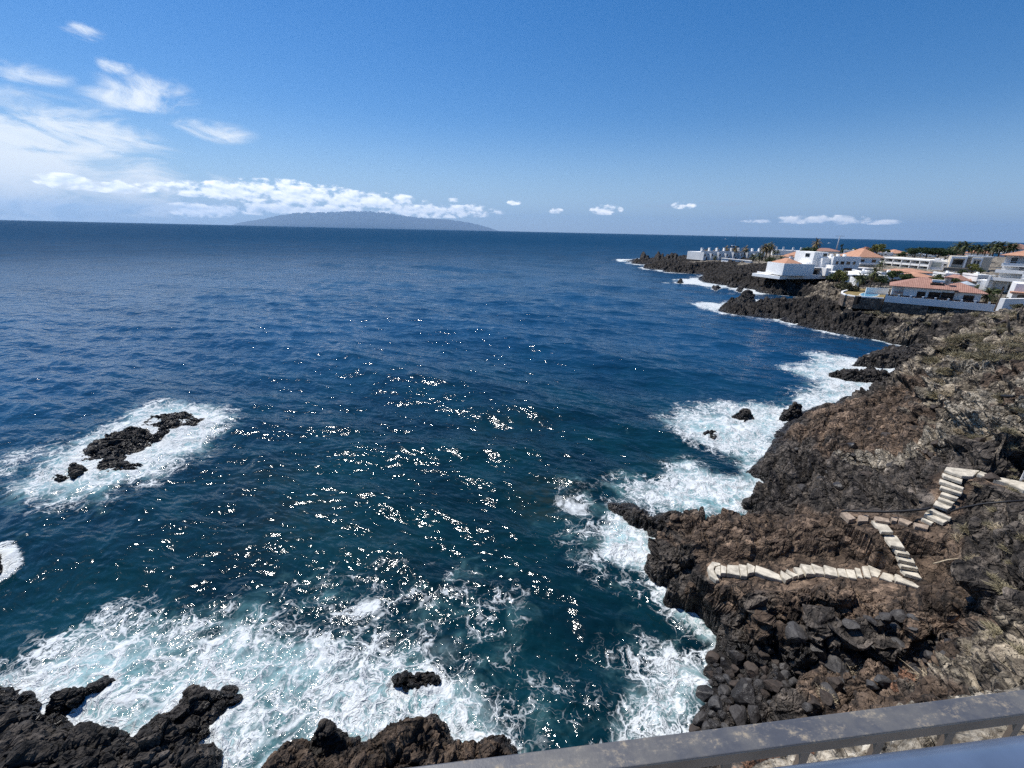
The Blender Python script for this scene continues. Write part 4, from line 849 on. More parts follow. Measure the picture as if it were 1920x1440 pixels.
# ------------------------------------------------------------------ plants
def leaf_cloud(blobs, n, size, seed, flat=.6):
    rs = np.random.default_rng(seed); vs = []; fs = []
    wts = np.array([b[3] ** 2 for b in blobs]); wts = wts / wts.sum(); ch = rs.choice(len(blobs), n, p=wts)
    for k in ch:
        cx, cy, cz, rad = blobs[k]; d = rs.normal(size=3); d /= np.linalg.norm(d); rr = rad * (rs.random() ** .33) * rs.uniform(.75, 1.08)
        c = np.array([cx, cy, cz]) + d * rr * np.array([1, 1, flat]); a = rs.normal(size=3) + d * .2; a /= np.linalg.norm(a); b = np.cross(a, rs.normal(size=3)); b /= np.linalg.norm(b) + 1e-9
        s = size * rs.uniform(.6, 1.4); i = len(vs)
        vs += [c - a * s, c + b * s * .5, c + a * s, c - b * s * .5]; fs.append((i, i + 1, i + 2, i + 3))
    return np.array(vs), np.array(fs)
def make_tree(label, h, rad, leafm, seed, n=900, name='tree', flat=.65, low=.35, nb=9, size=None, cat='tree', group=None):
    rs = random.Random(seed); t = thing(name, label, cat, group=group); mb = MB()
    mb.tube([(0, 0, -.3), (.05 * h * rs.uniform(-1, 1), 0, h * .35), (0, .03 * h, h * .6)], [h * .045, h * .035, h * .02], 7)
    for i in range(4):
        a = rs.uniform(0, 6.28); mb.tube([(0, 0, h * .33), (math.cos(a) * rad * .4, math.sin(a) * rad * .4, h * .55), (math.cos(a) * rad * .7, math.sin(a) * rad * .7, h * .72)], [h * .022, h * .015, h * .007], 5)
    mb.build('trunk', M_TRUNK, t)
    bl = []
    for i in range(nb):
        a = rs.uniform(0, 6.28); q = rad * math.sqrt(rs.random()) * .72
        bl.append((math.cos(a) * q, math.sin(a) * q, h * (low + (1 - low) * rs.uniform(.25, .82)), rad * rs.uniform(.28, .5)))
    v, f = leaf_cloud(bl, n, size or rad * .085, seed, flat); mesh('crown', v, f, leafm, t); return t
def make_palm(label, h, rad, seed, leafm=None, nf=30, droop=1.0, group=None, skirt=True):
    rs = random.Random(seed); t = thing('palm_tree', label, 'palm tree', group=group); lean = rs.uniform(-.06, .06) * h
    pts = [(lean * (k / 5) ** 2, 0, -.3 + (h + .3) * k / 5) for k in range(6)]
    MB().tube(pts, [h * .03 + .10, h * .02 + .10, h * .018 + .1, h * .018 + .1, h * .02 + .1, h * .026 + .12], 9).build('trunk', M_TRUNK, t, True)
    mb = MB(); dead = MB(); top = Vector((lean, 0, h))
    for k in range(nf):
        a = k * 2.399 + rs.uniform(-.2, .2); el_ = R(80) - (k / nf) * R(112) + rs.uniform(-.12, .12); L = rad * rs.uniform(.85, 1.1)
        p = top.copy(); d = Vector((math.cos(a) * math.cos(el_), math.sin(a) * math.cos(el_), math.sin(el_))); seg = 9; tgt = dead if (skirt and k > nf * .86) else mb
        side = Vector((-math.sin(a), math.cos(a), 0))
        for s in range(seg):
            q = p + d * (L / seg); w_ = L * .20 * math.sin(math.pi * min(1, (s + .9) / (seg + .6))) ** .7
            upv = side.cross(d)
            for sg in (-1, 1):
                tip = p + d * (L / seg) * 1.5 + side * sg * w_ - upv * 0 - Vector((0, 0, w_ * .38))
                tgt.add([p, p + d * (L / seg) * .62, tip], [(0, 1, 2) if sg > 0 else (2, 1, 0)])
                tip2 = q + d * (L / seg) * 1.2 + side * sg * w_ * .95 - Vector((0, 0, w_ * .45)); tgt.add([p + d * (L / seg) * .5, q, tip2], [(0, 1, 2) if sg > 0 else (2, 1, 0)])
            p = q; d = (d + Vector((0, 0, -.20 * droop))).normalized()
    mb.build('crown', leafm or M_PALM, t)
    if dead.v: dead.build('dead_fronds', M_PALMD, t)
    return t
def px_h(px, py_top, base):              # height so that the top shows at photo row py_top
    d = ray(px, py_top); r = math.hypot(base.x, base.y); return H + d.z * r / math.hypot(d.x, d.y) - base.z
PROTO = {}
def put(kind, base, h, label, group=None, wide=1.0, rz=None):
    if kind not in PROTO: PROTO[kind] = reg(MAKE[kind]()); o = PROTO[kind]
    else: o = copy_tree(PROTO[kind])
    s = h / HREF[kind]; o.location = base; o.scale = (s * wide, s * wide, s); o.rotation_euler = (0, 0, random.uniform(0, 6.28) if rz is None else rz)
    o['label'] = label
    if group: o['group'] = group
    return o
MAKE = {'palm_a': lambda: make_palm('x', 6, 2.6, 3), 'palm_b': lambda: make_palm('x', 4.2, 2.9, 4, nf=34), 'palm_c': lambda: make_palm('x', 5, 2.2, 5, M_PALMD, 34, 1.2), 'palm_d': lambda: make_palm('x', 3.0, 2.8, 6, nf=36, droop=1.1),
        'tree_a': lambda: make_tree('x', 5, 2.6, M_LEAF, 11, 1500), 'tree_b': lambda: make_tree('x', 4, 2.4, M_LEAFY, 12, 1200), 'tree_c': lambda: make_tree('x', 5, 4.2, M_LEAFD, 13, 2600, 'pine_tree', .45, .5, 16, .22), 'tree_d': lambda: make_tree('x', 3, 2.0, M_LEAFO, 14, 1500, 'shrub', .8, .1, 9, None, 'shrub'),
        'tree_e': lambda: make_tree('x', 3, 1.9, M_LEAF, 15, 1200, 'shrub', .8, .1, 9, None, 'shrub'), 'cyp': lambda: make_tree('x', 6, .9, M_LEAFD, 16, 900, 'cypress_tree', 1.5, .1, 8, .16), 'arau': lambda: make_tree('x', 8, 1.3, M_LEAFD, 17, 500, 'conifer_tree', .4, .35, 7, .2)}
HREF = {'palm_a': 7.2, 'palm_b': 5.6, 'palm_c': 6.2, 'palm_d': 4.5, 'tree_a': 4.6, 'tree_b': 3.7, 'tree_c': 4.6, 'tree_d': 2.6, 'tree_e': 2.6, 'cyp': 6.0, 'arau': 7.6}
def plant(kind, px, py, z, pytop, label, group=None, wide=1.0, r=None):
    b = P(px, py, z) if r is None else PR(px, py, r)
    return put(kind, b, px_h(px, pytop, b), label, group, wide)
#==PART4==
# ------------------------------------------------------------------ the town
def site(L, Rr, z, top=None):
    a, b = P(L[0], L[1], z), P(Rr[0], Rr[1], z); d = b - a
    h = px_h(L[0], top, a) if top else 3.0
    return a, math.atan2(d.y, d.x), d.length, h
def house(name, label, cat, L, Rr, z, top=None, group=None):
    a, rz, W, h = site(L, Rr, z, top); return thing(name, label, cat, a, rz, group), W, h
def part(root, name, mt, *boxes):
    mb = MB()
    for b in boxes: mb.box(*b)
    return mb.build(name, mt, root)
def window(root, x, z, w_, h_, y=0.0, fm=None, pm=None, name='window', fr=.09):
    o = part(root, name, fm or M_WHITE, (x, x + fr, y - .07, y + .02, z, z + h_), (x + w_ - fr, x + w_, y - .07, y + .02, z, z + h_), (x + fr, x + w_ - fr, y - .07, y + .02, z + h_ - fr, z + h_), (x + fr, x + w_ - fr, y - .07, y + .02, z, z + fr))
    part(o, 'pane', pm or M_GLASS, (x + fr, x + w_ - fr, y - .03, y + .015, z + fr, z + h_ - fr)); return o
def winx(root, y, z, w_, h_, x=0.0, pm=None):    # window in the left side wall
    o = part(root, 'window', M_WHITE, (x - .07, x + .02, y, y + .09, z, z + h_), (x - .07, x + .02, y + w_ - .09, y + w_, z, z + h_), (x - .07, x + .02, y + .09, y + w_ - .09, z + h_ - .09, z + h_), (x - .07, x + .02, y + .09, y + w_ - .09, z, z + .09))
    part(o, 'pane', pm or M_GLASS, (x - .03, x + .015, y + .09, y + w_ - .09, z + .09, z + h_ - .09)); return o
def hiproof(root, x0, x1, y0, y1, z0, z1, mt=None): return MB().hip(x0, x1, y0, y1, z0, z1).build('roof', mt or M_TILE, root)

# bungalow on the near point, with its boundary wall
bw, W, h = house('boundary_wall', 'long low white garden wall with dark slots before the red roofed bungalow', 'wall', (1659, 560.5), (1876, 579.5), 6.2)
part(bw, 'wall', M_WHITE, (0, W, 0, .22, -.6, .72))
n_ = 9
for i in range(n_):
    x0 = W * i / n_
    part(bw, 'pillar', M_WHITE, (x0, x0 + .3, -.02, .24, .72, 1.12))
    part(bw, 'slot_rail', M_DARKW, (x0 + .3, W * (i + 1) / n_, .05, .17, .74, 1.0))
part(bw, 'footing', M_RUBBLE, (0, W * .42, .02, .30, -2.6, -.6))
a, rz, W, h = site((1659, 560.5), (1876, 579.5), 6.2); c, s = math.cos(rz), math.sin(rz)
def bloc(x, y, z): return (a.x + x * c - y * s, a.y + x * s + y * c, 6.2 + z)
hb_ = thing('bungalow', 'white bungalow under a broad faded red hipped roof on the near point', 'house', bloc(.8, 3.2, -.4), rz)
W2 = W * .80
part(hb_, 'wall', M_WHITE, (1.9, W2 * .70, 0, 8.5, 0, 2.9), (W2 * .70, W2, .9, 7.5, 0, 2.6))
part(hb_, 'porch_wall', M_GREYW, (0, 1.9, 2.5, 8.5, 0, 2.88)); part(hb_, 'post', M_WHITE, (0, .22, 0, .22, 0, 2.88)); part(hb_, 'porch_awning', simple('pink_awning', (.55, .40, .38), .8), (.4, 1.9, .5, 2.45, 1.5, 1.62))
hiproof(hb_, -.7, W2 * .70 + .5, -.8, 9.2, 2.9, 4.9, M_TILE2); hiproof(hb_, W2 * .46, W2 + .8, .2, 8.3, 2.55, 4.25, M_TILE2)
for x, w_, h_ in ((W2 * .30, 1.3, 1.3), (W2 * .43, 1.8, 1.4), (W2 * .57, 1.9, 1.5)): window(hb_, x, .9, w_, h_, 0, M_DARKW)
window(hb_, W2 * .82, .8, 1.5, 1.3, .9, M_DARKW)
st_ = part(hb_, 'solar_tank', M_WHITE, (W2 * .43, W2 * .43 + 1.9, 1.7, 2.6, 4.15, 4.6)); part(st_, 'solar_panel', M_GLASS, (W2 * .43 - .2, W2 * .43 + 1.9, .7, 1.7, 3.75, 3.95))
for x in (W2 * .56, W2 * .60): ch = part(hb_, 'chimney', M_STEP, (x, x + .5, 2.2, 2.7, 3.7, 5.0)); part(ch, 'chimney_cap', M_TILE2, (x - .1, x + .6, 2.1, 2.8, 5.0, 5.25))
# round terrace with lawn and pool
ring = [P(x, y, 6.2) for x, y in [(1657,560),(1630,558.5),(1603,556.5),(1588,554),(1580,550.5),(1581,547.5),(1590,545)]]
o0 = ring[0]; mb = MB(); rmb = MB()
for p, q in zip(ring[:-1], ring[1:]):
    d = (q - p).normalized(); nrm = Vector((-d.y, d.x, 0)) * .35; nrm = nrm if nrm.y > 0 else -nrm
    quad = [(p - o0).xy[:], (q - o0).xy[:], (q + nrm - o0).xy[:], (p + nrm - o0).xy[:]]
    mb.prism(quad, -2.4, -.02); rmb.prism(quad, -.02, .22)
tw = thing('terrace_wall', 'curved rubble stone terrace wall with a white coping below the pool lawn', 'wall', o0)
mb.build('masonry', M_RUBBLE, tw); rmb.build('coping', M_WHITE, tw)
q0 = P(1604, 570, 5.0) - o0
pz = P(1606, 568, 4.9); dv = P(1612, 568, 4.9) - pz
do = part(tw, 'door', M_BLACK, (-.6, .6, -.55, .3, -.1, 1.5)); do.location = (pz - o0); do.rotation_euler = (0, 0, math.atan2(dv.y, dv.x))
lawn = MB().prism([P(x, y, 6.1).xy[:] for x, y in [(1657,560),(1630,558.5),(1603,556.5),(1588,554),(1581,550.5),(1583,546),(1600,541),(1625,540),(1664,546)]], 5.3, 6.1).build('lawn', M_LAWN); tag(lawn, kind='structure')
pl = [P(1630 + 17 * math.cos(t_), 552.3 + 4.2 * math.sin(t_), 6.14) for t_ in np.linspace(0, 6.283, 21)[:-1]]; pc = sum(pl, Vector()) / len(pl)
po = thing('swimming_pool', 'small oval blue swimming pool in the dry lawn of the round terrace', 'pool', (pc.x, pc.y, 6.1))
MB().prism([((p.x - pc.x) * 1.16, (p.y - pc.y) * 1.16) for p in pl], -.1, .035).build('rim', M_STEP, po); MB().prism([(p.x - pc.x, p.y - pc.y) for p in pl], -.05, .05).build('pool_surface', M_POOL, po)
gw, W, h = house('garden_wall', 'white wall with a dark rail behind the pool lawn', 'wall', (1622, 551), (1664, 552.5), 6.1, 540)
part(gw, 'wall', M_WHITE, (0, W, 0, .2, 0, 1.45)); part(gw, 'rail', M_PIPE, (0, W, .08, .13, 2.1, 2.16), (0, W, .08, .13, 1.7, 1.74)); [part(gw, 'rail_post', M_PIPE, (W * i / 6, W * i / 6 + .06, .07, .14, 1.45, 2.1)) for i in range(7)]
# house on the far cliff edge and its terrace
t4, W, h = house('cliff_house', 'grey fronted house with small orange roof on the white terrace above black cliff', 'house', (1466, 516.5), (1523, 517.5), 6.2, 494)
part(t4, 'wall', M_WHITE, (0, W, 0, 9, 0, h)); hiproof(t4, .6, W * .62, .6, 8, h, h + 1.6)
ch = part(t4, 'chimney', M_WHITE, (W * .36, W * .36 + .8, 3.2, 4, h + .8, h + 2.2)); part(ch, 'chimney_cap', M_TILE, (W * .36 - .1, W * .36 + .9, 3.1, 4.1, h + 2.2, h + 2.5)); window(t4, W * .06, h * .42, W * .26, h * .34, 0, M_WHITE, M_WHITE)
tr_, W, h = house('terrace', 'white terrace slab running along the top of the black far cliff', 'terrace', (1462, 520.5), (1546, 519.5), 5.4)
part(tr_, 'slab', M_WHITE, (-.5, W, -.4, 11, -.5, .5)); part(tr_, 'kerb', M_WHITE, (0, W - 1, -.35, -.1, .5, .85))
tl, W, h = house('terrace_wall', 'white sunlit wall sloping down left of the grey fronted cliff house', 'wall', (1421, 511), (1465, 519), 5.4)
part(tl, 'wall', M_WHITE, (0, W, -.3, 0, -.5, .5)); part(tl, 'upper_wall', M_WHITE, (W * .28, W, 3.0, 3.4, .4, 3.6)); part(tl, 'floor', M_WHITE, (.4, W, 0, 3.0, -.5, .3)); part(tl, 'opening', M_BLACK, (W * .30, W * .36, 2.96, 3.05, .5, 1.9))
t5, W, h = house('annex', 'white stepped annex with an arched shelter right of the grey fronted house', 'house', (1526, 517), (1556, 517.5), 6.0, 493)
part(t5, 'wall', M_WHITE, (W * .68, W, 0, 4, 0, h * .62), (W * .1, W * .9, 6, 12, 0, h * .95), (0, W * .66, 4, 8, 0, h * .28)); part(t5, 'arch', M_STEP2, (W * .05, W * .6, 2.6, 3.9, 0, h * .55)); part(t5, 'arch_opening', M_BLACK, (W * .15, W * .5, 2.52, 2.62, 0, h * .4)); part(t5, 'canopy', M_WHITE, (0, W * .66, 2.2, 4, h * .56, h * .62))
t6, W, h = house('apartment_house', 'tall white house with a grey shaded front and a stepped white tower at its left', 'house', (1556, 512), (1606, 513), 6.8, 483)
part(t6, 'wall', M_WHITE, (0, W, 0, 14, 0, h)); part(t6, 'tower', M_WHITE, (-W * .52, 0, 3, 13, 0, h * 1.32), (-W * .3, -.01, 1.2, 3, 0, h * .95)); part(t6, 'parapet', M_WHITE, (0, W, 0, .3, h, h + .5)); part(t6, 'stair_wall', M_WHITE, (-W * .18, -W * .1, -3, 1.2, -1, h * .55))
for i, x in enumerate((.10, .28, .50, .74)): window(t6, W * x, h * .56, W * (.16 if i % 3 else .12), h * .24)
window(t6, W * .45, h * .12, W * .34, h * .26); winx(t6, 5, h * .95, 2.5, 1.4, -W * .52); window(t6, -W * .2, h * 1.02, 1.6, 1.2, 3)
for i, x in enumerate((.2, .45, .7)): v_ = part(t6, 'roof_vent', M_WHITE, (W * x, W * x + .7, 4, 4.8, h, h + 1.1))
t7, W, h = house('villa', 'villa with bright orange hipped roof left of the long balcony block', 'house', (1606, 500), (1646, 501), 7.4, 482)
part(t7, 'wall', M_WHITE, (0, W, 0, 11, 0, h)); hiproof(t7, -.8, W + 1, -.8, 12, h, h + 3.2); part(t7, 'chimney', M_TILE, (W * .62, W * .62 + 1, 5, 6, h + 2.4, h + 3.9)); window(t7, W * .1, h * .5, W * .2, h * .3); window(t7, W * .62, h * .45, W * .22, h * .36); part(t7, 'balcony', M_WHITE, (0, W, -1.6, -.02, h * .28, h * .46))
# long block of balconies
def balcony_block(root, W, h, bays, floors=2, depth=9):
    part(root, 'wall', M_WHITE, (0, W, 1.6, depth, 0, h)); bwid = W / bays; fh = h / floors
    for f in range(floors):
        part(root, 'balcony_slab', M_WHITE, (0, W, -.1, 1.59, f * fh - .12, f * fh + .12)); part(root, 'parapet', M_WHITE, *[(i * bwid + .25, (i + 1) * bwid - .25, -.08, .06, f * fh + .121, f * fh + .62) for i in range(bays)])
        for i in range(bays):
            window(root, (i + .12) * bwid, f * fh + .3, bwid * .40, fh * .66, 1.6); window(root, (i + .62) * bwid, f * fh + .9, bwid * .24, fh * .42, 1.6)
            ra = part(root, 'balcony_rail', M_METAL, (i * bwid + .3, (i + 1) * bwid - .3, -.04, .0, f * fh + .85, f * fh + .93))
    for i in range(bays + 1): part(root, 'partition', M_WHITE, (i * bwid - .14, i * bwid + .14, -.2, 1.595, .13, h - .02))
    part(root, 'roof', M_WHITE, (-.2, W + .2, -.3, depth + .2, h, h + .45))
t8, W, h = house('apartment_block', 'long white two storey block with a row of dark balcony windows', 'apartments', (1641, 500), (1738, 509), 7.0, 483)
balcony_block(t8, W, h, 6)
t8b, W, h = house('apartment_block', 'white end section with blank greenish wall right of the long balcony block', 'apartments', (1740, 509), (1774, 511), 7.0, 489)
part(t8b, 'wall', M_WHITE, (0, W, 0, 8, 0, h * .98)); part(t8b, 'blank_wall', simple('green_grey_render', (.46, .48, .42), .9), (W * .05, W * .6, -.03, .1, h * .45, h * .9)); part(t8b, 'roof_hut', M_WHITE, (W * .1, W * .4, 2, 5, h * .98, h * 1.25)); part(t8b, 'stair_wall', M_WHITE, (W * .2, W * 1.2, -3, -2.7, 0, h * .3)); window(t8b, W * .7, h * .6, W * .2, h * .2)
# orange roofs in the middle
def cottage(label, L, Rr, z, eave, ridge, depth, wall=M_WHITE, roof=None, nw=2, cat='house', over=.6):
    r_, W, h = house('house', label, cat, L, Rr, z, eave); rh = max(.8, px_h(L[0], ridge, P(*L, z)) - h)
    part(r_, 'wall', wall, (0, W, 0, depth, 0, h)); hiproof(r_, -over, W + over, -over, depth + over, h, h + rh, roof)
    for i in range(nw): window(r_, W * (i + .3) / nw, h * .35, W * .4 / nw, h * .42)
    return r_, W, h
cottage('house with wide orange roof just in front of the long balcony block', (1690, 517), (1749, 519), 6.6, 510.5, 504, 9)
cottage('house with tan roof and grey side wall behind the red roofed bungalow', (1703, 528), (1750, 530), 6.2, 519, 511.5, 8, M_GREYW)
cottage('narrow strip of orange roof between the white marquee and the green tree', (1672, 512), (1692, 513), 6.6, 508, 504, 5, nw=1)
cottage('small house with red roof among bushes right behind the bungalow', (1791, 533), (1813, 534), 6.4, 526, 516, 6, roof=M_TILE2, nw=1)
cottage('low pinkish roof beside the small red roofed house', (1814, 533), (1830, 534), 6.4, 528, 520, 5, roof=M_TILE, nw=1)
cottage('grey gabled shed with white edge right of the bungalow roof', (1800, 548), (1822, 549.5), 6.2, 534, 529, 4, M_GREYW, M_METAL, nw=0, over=.25)
cottage('orange roofed house behind the beige modern villa', (1778, 483), (1812, 484), 9.0, 477.5, 471, 12, nw=0)
cottage('orange roof peeping up behind palms left of the big apartment house', (1808, 478), (1824, 479), 9.5, 474, 466, 10, nw=0)
cottage('distant orange roof left of the dark pine clump', (1668, 480), (1703, 481), 8.6, 475, 468, 12, nw=0)
cottage('distant brown roof at the skyline above the tall white house', (1533, 474), (1576, 475), 7.6, 471, 465, 12, roof=M_TILE2, nw=0)
cottage('house with orange roof and four dark windows above the cliff house', (1462, 490), (1510, 492.5), 7.0, 481, 470.5, 14, nw=4)
cottage('white house with dull red roof at the right edge of the skyline', (1898, 475), (1940, 476), 10.5, 467, 457, 12, roof=M_TILE2, nw=0)
cottage('sandy house half hidden by trees at the skyline', (1609, 479), (1634, 480), 8.0, 467, 463, 10, M_BEIGE, nw=1)
# white terraced row on the far headland
t1, W, h = house('terraced_row', 'row of small white terraced houses at the far end of the headland', 'houses', (1312, 487.5), (1432, 487), 5.2, 472.5)
nb_ = 9
part(t1, 'wall', M_WHITE, (0, W, 0, 10, 0, h)); part(t1, 'parapet', M_WHITE, (0, W, -.1, .25, h, h + .6))
for i in range(nb_):
    x = W * i / nb_; part(t1, 'partition', M_WHITE, (x, x + .5, -2.2, -.11, 0, h * (.85 if i % 2 else 1.0))); part(t1, 'chimney', M_WHITE, (x + 1.2, x + 2.1, 1, 1.9, h + .01, h + 2.2)); window(t1, x + W / nb_ * .35, h * .45, W / nb_ * .35, h * .32); part(t1, 'door', M_DARKW, (x + W / nb_ * .78, x + W / nb_ * .93, -.05, .05, 0, h * .36))
t1b, W, h = house('white_building', 'flat white building with roof posts behind the orange roofed house', 'house', (1447, 479), (1502, 481), 7.0, 468.5)
part(t1b, 'wall', M_WHITE, (0, W, 0, 8, 0, h)); [part(t1b, 'roof_post', M_WHITE, (W * q, W * q + .9, .5, 1.3, h, h + 2.0)) for q in (.1, .33, .66, .92)]
w1, W, h = house('garden_wall', 'pale garden wall with bright top in front of the terraced row', 'wall', (1352, 490), (1409, 496), 5.4)
part(w1, 'wall', M_GREYW, (0, W, 0, .5, -.6, 1.5)); part(w1, 'coping', M_WHITE, (-.1, W + .1, -.3, .6, 1.5, 1.8))
# marquee and curved walls
mq, W, h = house('marquee', 'white marquee canopy on slim posts behind the two date palms', 'canopy', (1584, 526), (1642, 527), 6.2, 513)
MB().add([(0, 0, h * .78), (W, 0, h * .7), (W, 7, h * 1.05), (0, 7, h * 1.0), (0, 0, h * .78 + .2), (W, 0, h * .7 + .2), (W, 7, h * 1.05 + .2), (0, 7, h + .2)], [(3, 2, 1, 0), (4, 5, 6, 7), (0, 1, 5, 4), (1, 2, 6, 5), (2, 3, 7, 6), (3, 0, 4, 7)]).build('canopy_cloth', M_WHITE, mq)
for x, y in ((.1, .1), (W * .5, .1), (W - .2, .1), (.1, 6.8), (W - .2, 6.8)): part(mq, 'post', M_WHITE, (x, x + .12, y, y + .12, 0, h * .69))
part(mq, 'counter', M_BLACK, (W * .3, W, 3, 4, 0, 1.3))
cw, W, h = house('curved_wall', 'white stepped wall descending in front of the marquee', 'wall', (1579, 524), (1606, 534), 5.8)
for i in range(6): part(cw, 'wall_step', M_WHITE, (W * i / 6, W * (i + 1) / 6 - .002, -.2 + .03 * i, .3 + .03 * i, -.5, 2.4 - .28 * i))
# beige modern villa
bv, W, h = house('modern_villa', 'beige modern villa with wide dark windows in white frames', 'house', (1776, 507), (1852, 511), 8.0, 480)
part(bv, 'wall', M_BEIGE, (0, W, 1.0, 10, 0, h)); part(bv, 'window_surround', M_WHITE, (0, W * .40, 0, .98, h * .86, h), (0, W * .05, 0, .98, h * .25, h * .86), (W * .35, W * .40, 0, .98, h * .25, h * .86)); part(bv, 'window_surround', M_WHITE, (W * .52, W * .78, .2, .98, h * .84, h * .95), (W * .52, W * .56, .2, .98, h * .3, h * .84), (W * .74, W * .78, .2, .98, h * .3, h * .84))
part(bv, 'stone_panel', M_STONEW, (W * .405, W * .515, .6, .99, 0, h * .97)); window(bv, W * .06, h * .40, W * .28, h * .42, 1.0); window(bv, W * .58, h * .42, W * .07, h * .36, 1.0); window(bv, W * .66, h * .42, W * .07, h * .36, 1.0); part(bv, 'terrace_base', M_STONEW, (-W * .12, W * .6, -2.2, -.02, -1, h * .22)); part(bv, 'roof', M_METAL, (W * .4, W * 1.04, 1.5, 9, h + .003, h + .3))
# loungers on the deck in front of the villa
def lounger(i):
    b = P(1757 + i * 8, 513 + i * .4, 7.2)
    lo = thing('sun_lounger', ['white sun lounger, leftmost of the four below the villa', 'second white sun lounger from the left below the villa', 'third white sun lounger from the left below the villa', 'white sun lounger, rightmost of the four below the villa'][i], 'sun lounger', b, R(-70), 'white sun loungers below the beige villa')
    part(lo, 'bed', M_WHITE, (0, 1.3, 0, .7, .25, .42)); MB().add([(1.3, 0, .27), (1.3, .7, .27), (2.0, .7, .95), (2.0, 0, .95), (1.3, 0, .42), (1.3, .7, .42), (1.95, .7, 1.08), (1.95, 0, 1.08)], [(0, 1, 2, 3), (7, 6, 5, 4), (0, 4, 5, 1), (1, 5, 6, 2), (2, 6, 7, 3), (3, 7, 4, 0)]).build('backrest', M_WHITE, lo); [part(lo, 'leg', M_WHITE, (x, x + .08, y, y + .08, 0, .249)) for x in (.05, 1.2) for y in (.02, .6)]
for i in range(4): lounger(i)
dk = thing('terrace', 'brown timber terrace carrying four white sun loungers', 'terrace', P(1750, 517, 7.0), R(-25)); part(dk, 'deck', M_STONEW, (-2, 12, 0, 6, -1, .12)); part(dk, 'front_wall', M_WHITE, (-2, 12, -.25, -.002, -1, .5))
# large apartment house at the right edge
bb, W, h = house('apartment_house', 'large white apartment house with deep balconies and orange roof at the right edge', 'apartments', (1856, 545), (1935, 552), 7.0, 478)
lv = h / 3.2
part(bb, 'wall', M_GREYW, (0, W * 1.3, 2.2, 14, 0, h)); hiproof(bb, -.6, W * 1.3 + .8, -.4, 15, h, h + 2.0)
for k, (x1, z0) in enumerate(((1.25, lv * 1.05), (.75, lv * 1.75), (.70, lv * 2.35))):
    part(bb, 'balcony_slab', M_WHITE, (-.8 + k * .5, W * x1, -.8 + .4 * k, 2.19, z0 - .2, z0)); part(bb, 'parapet', M_WHITE, (-.8 + k * .5, W * x1, -.8 + .4 * k, -.6 + .4 * k, z0, z0 + .55)); part(bb, 'balcony_rail', M_METAL, (-.7 + k * .5, W * x1, -.75 + .4 * k, -.68 + .4 * k, z0 + .85, z0 + .93))
part(bb, 'fin_wall', M_WHITE, (W * .62, W * .62 + .5, -.4, 2.19, lv * 1.06, h - .02)); part(bb, 'ground_wall', M_WHITE, (-W * .30, -.02, 0, 6, 0, lv * .9)); part(bb, 'side_wall', M_WHITE, (-.9, -.5, -1, 2.2, 0, lv * 1.4))
for x, z in ((.15, lv * 2.42), (.42, lv * 1.8), (.75, lv * 2.42), (.9, lv * 1.8), (.3, .2), (.7, .2)): window(bb, W * x, z, W * .14, lv * .6, 2.2, M_DARKW)
part(bb, 'awning', M_WHITE, (W * .7, W * 1.3, -2.6, -.81, lv * 1.2, lv * 1.35))
lb, W, h = house('house', 'low white house with orange awning and dark hedge at the right edge', 'house', (1886, 568), (1945, 573), 7.0, 529)
part(lb, 'wall', M_GREYW, (W * .12, W * 1.2, 1, 8, 0, h * .95)); part(lb, 'awning', M_TILE, (0, W * 1.2, -1.6, .98, h * .5, h * .58)); part(lb, 'stair', M_WHITE, *[(W * .5 + i * .5, W * .5 + i * .5 + 2.2, .4 - .001 * i, .99, h * (.62 + i * .06), h * (.66 + i * .06)) for i in range(4)]); window(lb, W * .3, h * .06, W * .6, h * .36, 1.0, M_DARKW)
pw, W, h = house('perimeter_wall', 'bright white perimeter wall curving at the right edge above the scrub', 'wall', (1878, 579), (1945, 578), 7.2, 562)
part(pw, 'wall', M_WHITE, (0, W, 0, .4, -.8, 1.6)); part(pw, 'pier', M_WHITE, (-.3, .6, -.15, .55, -.8, 1.75)); part(pw, 'coping', M_WHITE, (.6, W, -.08, .48, 1.6, 1.72))
# small white things that stand between the houses
for i, (L, Rr, z, tp, lab) in enumerate([((1646, 527), (1668, 528), 6.2, 518, 'small white flat roofed kiosk between the large palm and the green tree'), ((1828, 541), (1850, 543), 6.4, 526, 'white cube shaped annex left of the large apartment house'), ((1752, 524), (1768, 525), 6.6, 518, 'little white flat roofed house under the loungers'), ((1866, 546), (1884, 548), 6.8, 531, 'white plain side house in front of the large apartment house'), ((1600, 509), (1636, 511), 7.0, 503, 'low grey flat roofed pavilion behind the marquee')]):
    r_, W, h = house('small_house', lab, 'house', L, Rr, z, tp); part(r_, 'wall', M_WHITE if i != 4 else M_GREYW, (0, W, 0, 4, 0, h)); part(r_, 'roof', M_WHITE, (-.2, W + .2, -.2, 4.2, h, h + .25)); window(r_, W * .2, h * .3, W * .25, h * .4); part(r_, 'door', M_DARKW, (W * .6, W * .78, -.04, .05, 0, h * .7))
M_CREAM = simple('cream_render', (0.66, 0.60, 0.48), .85, .06)
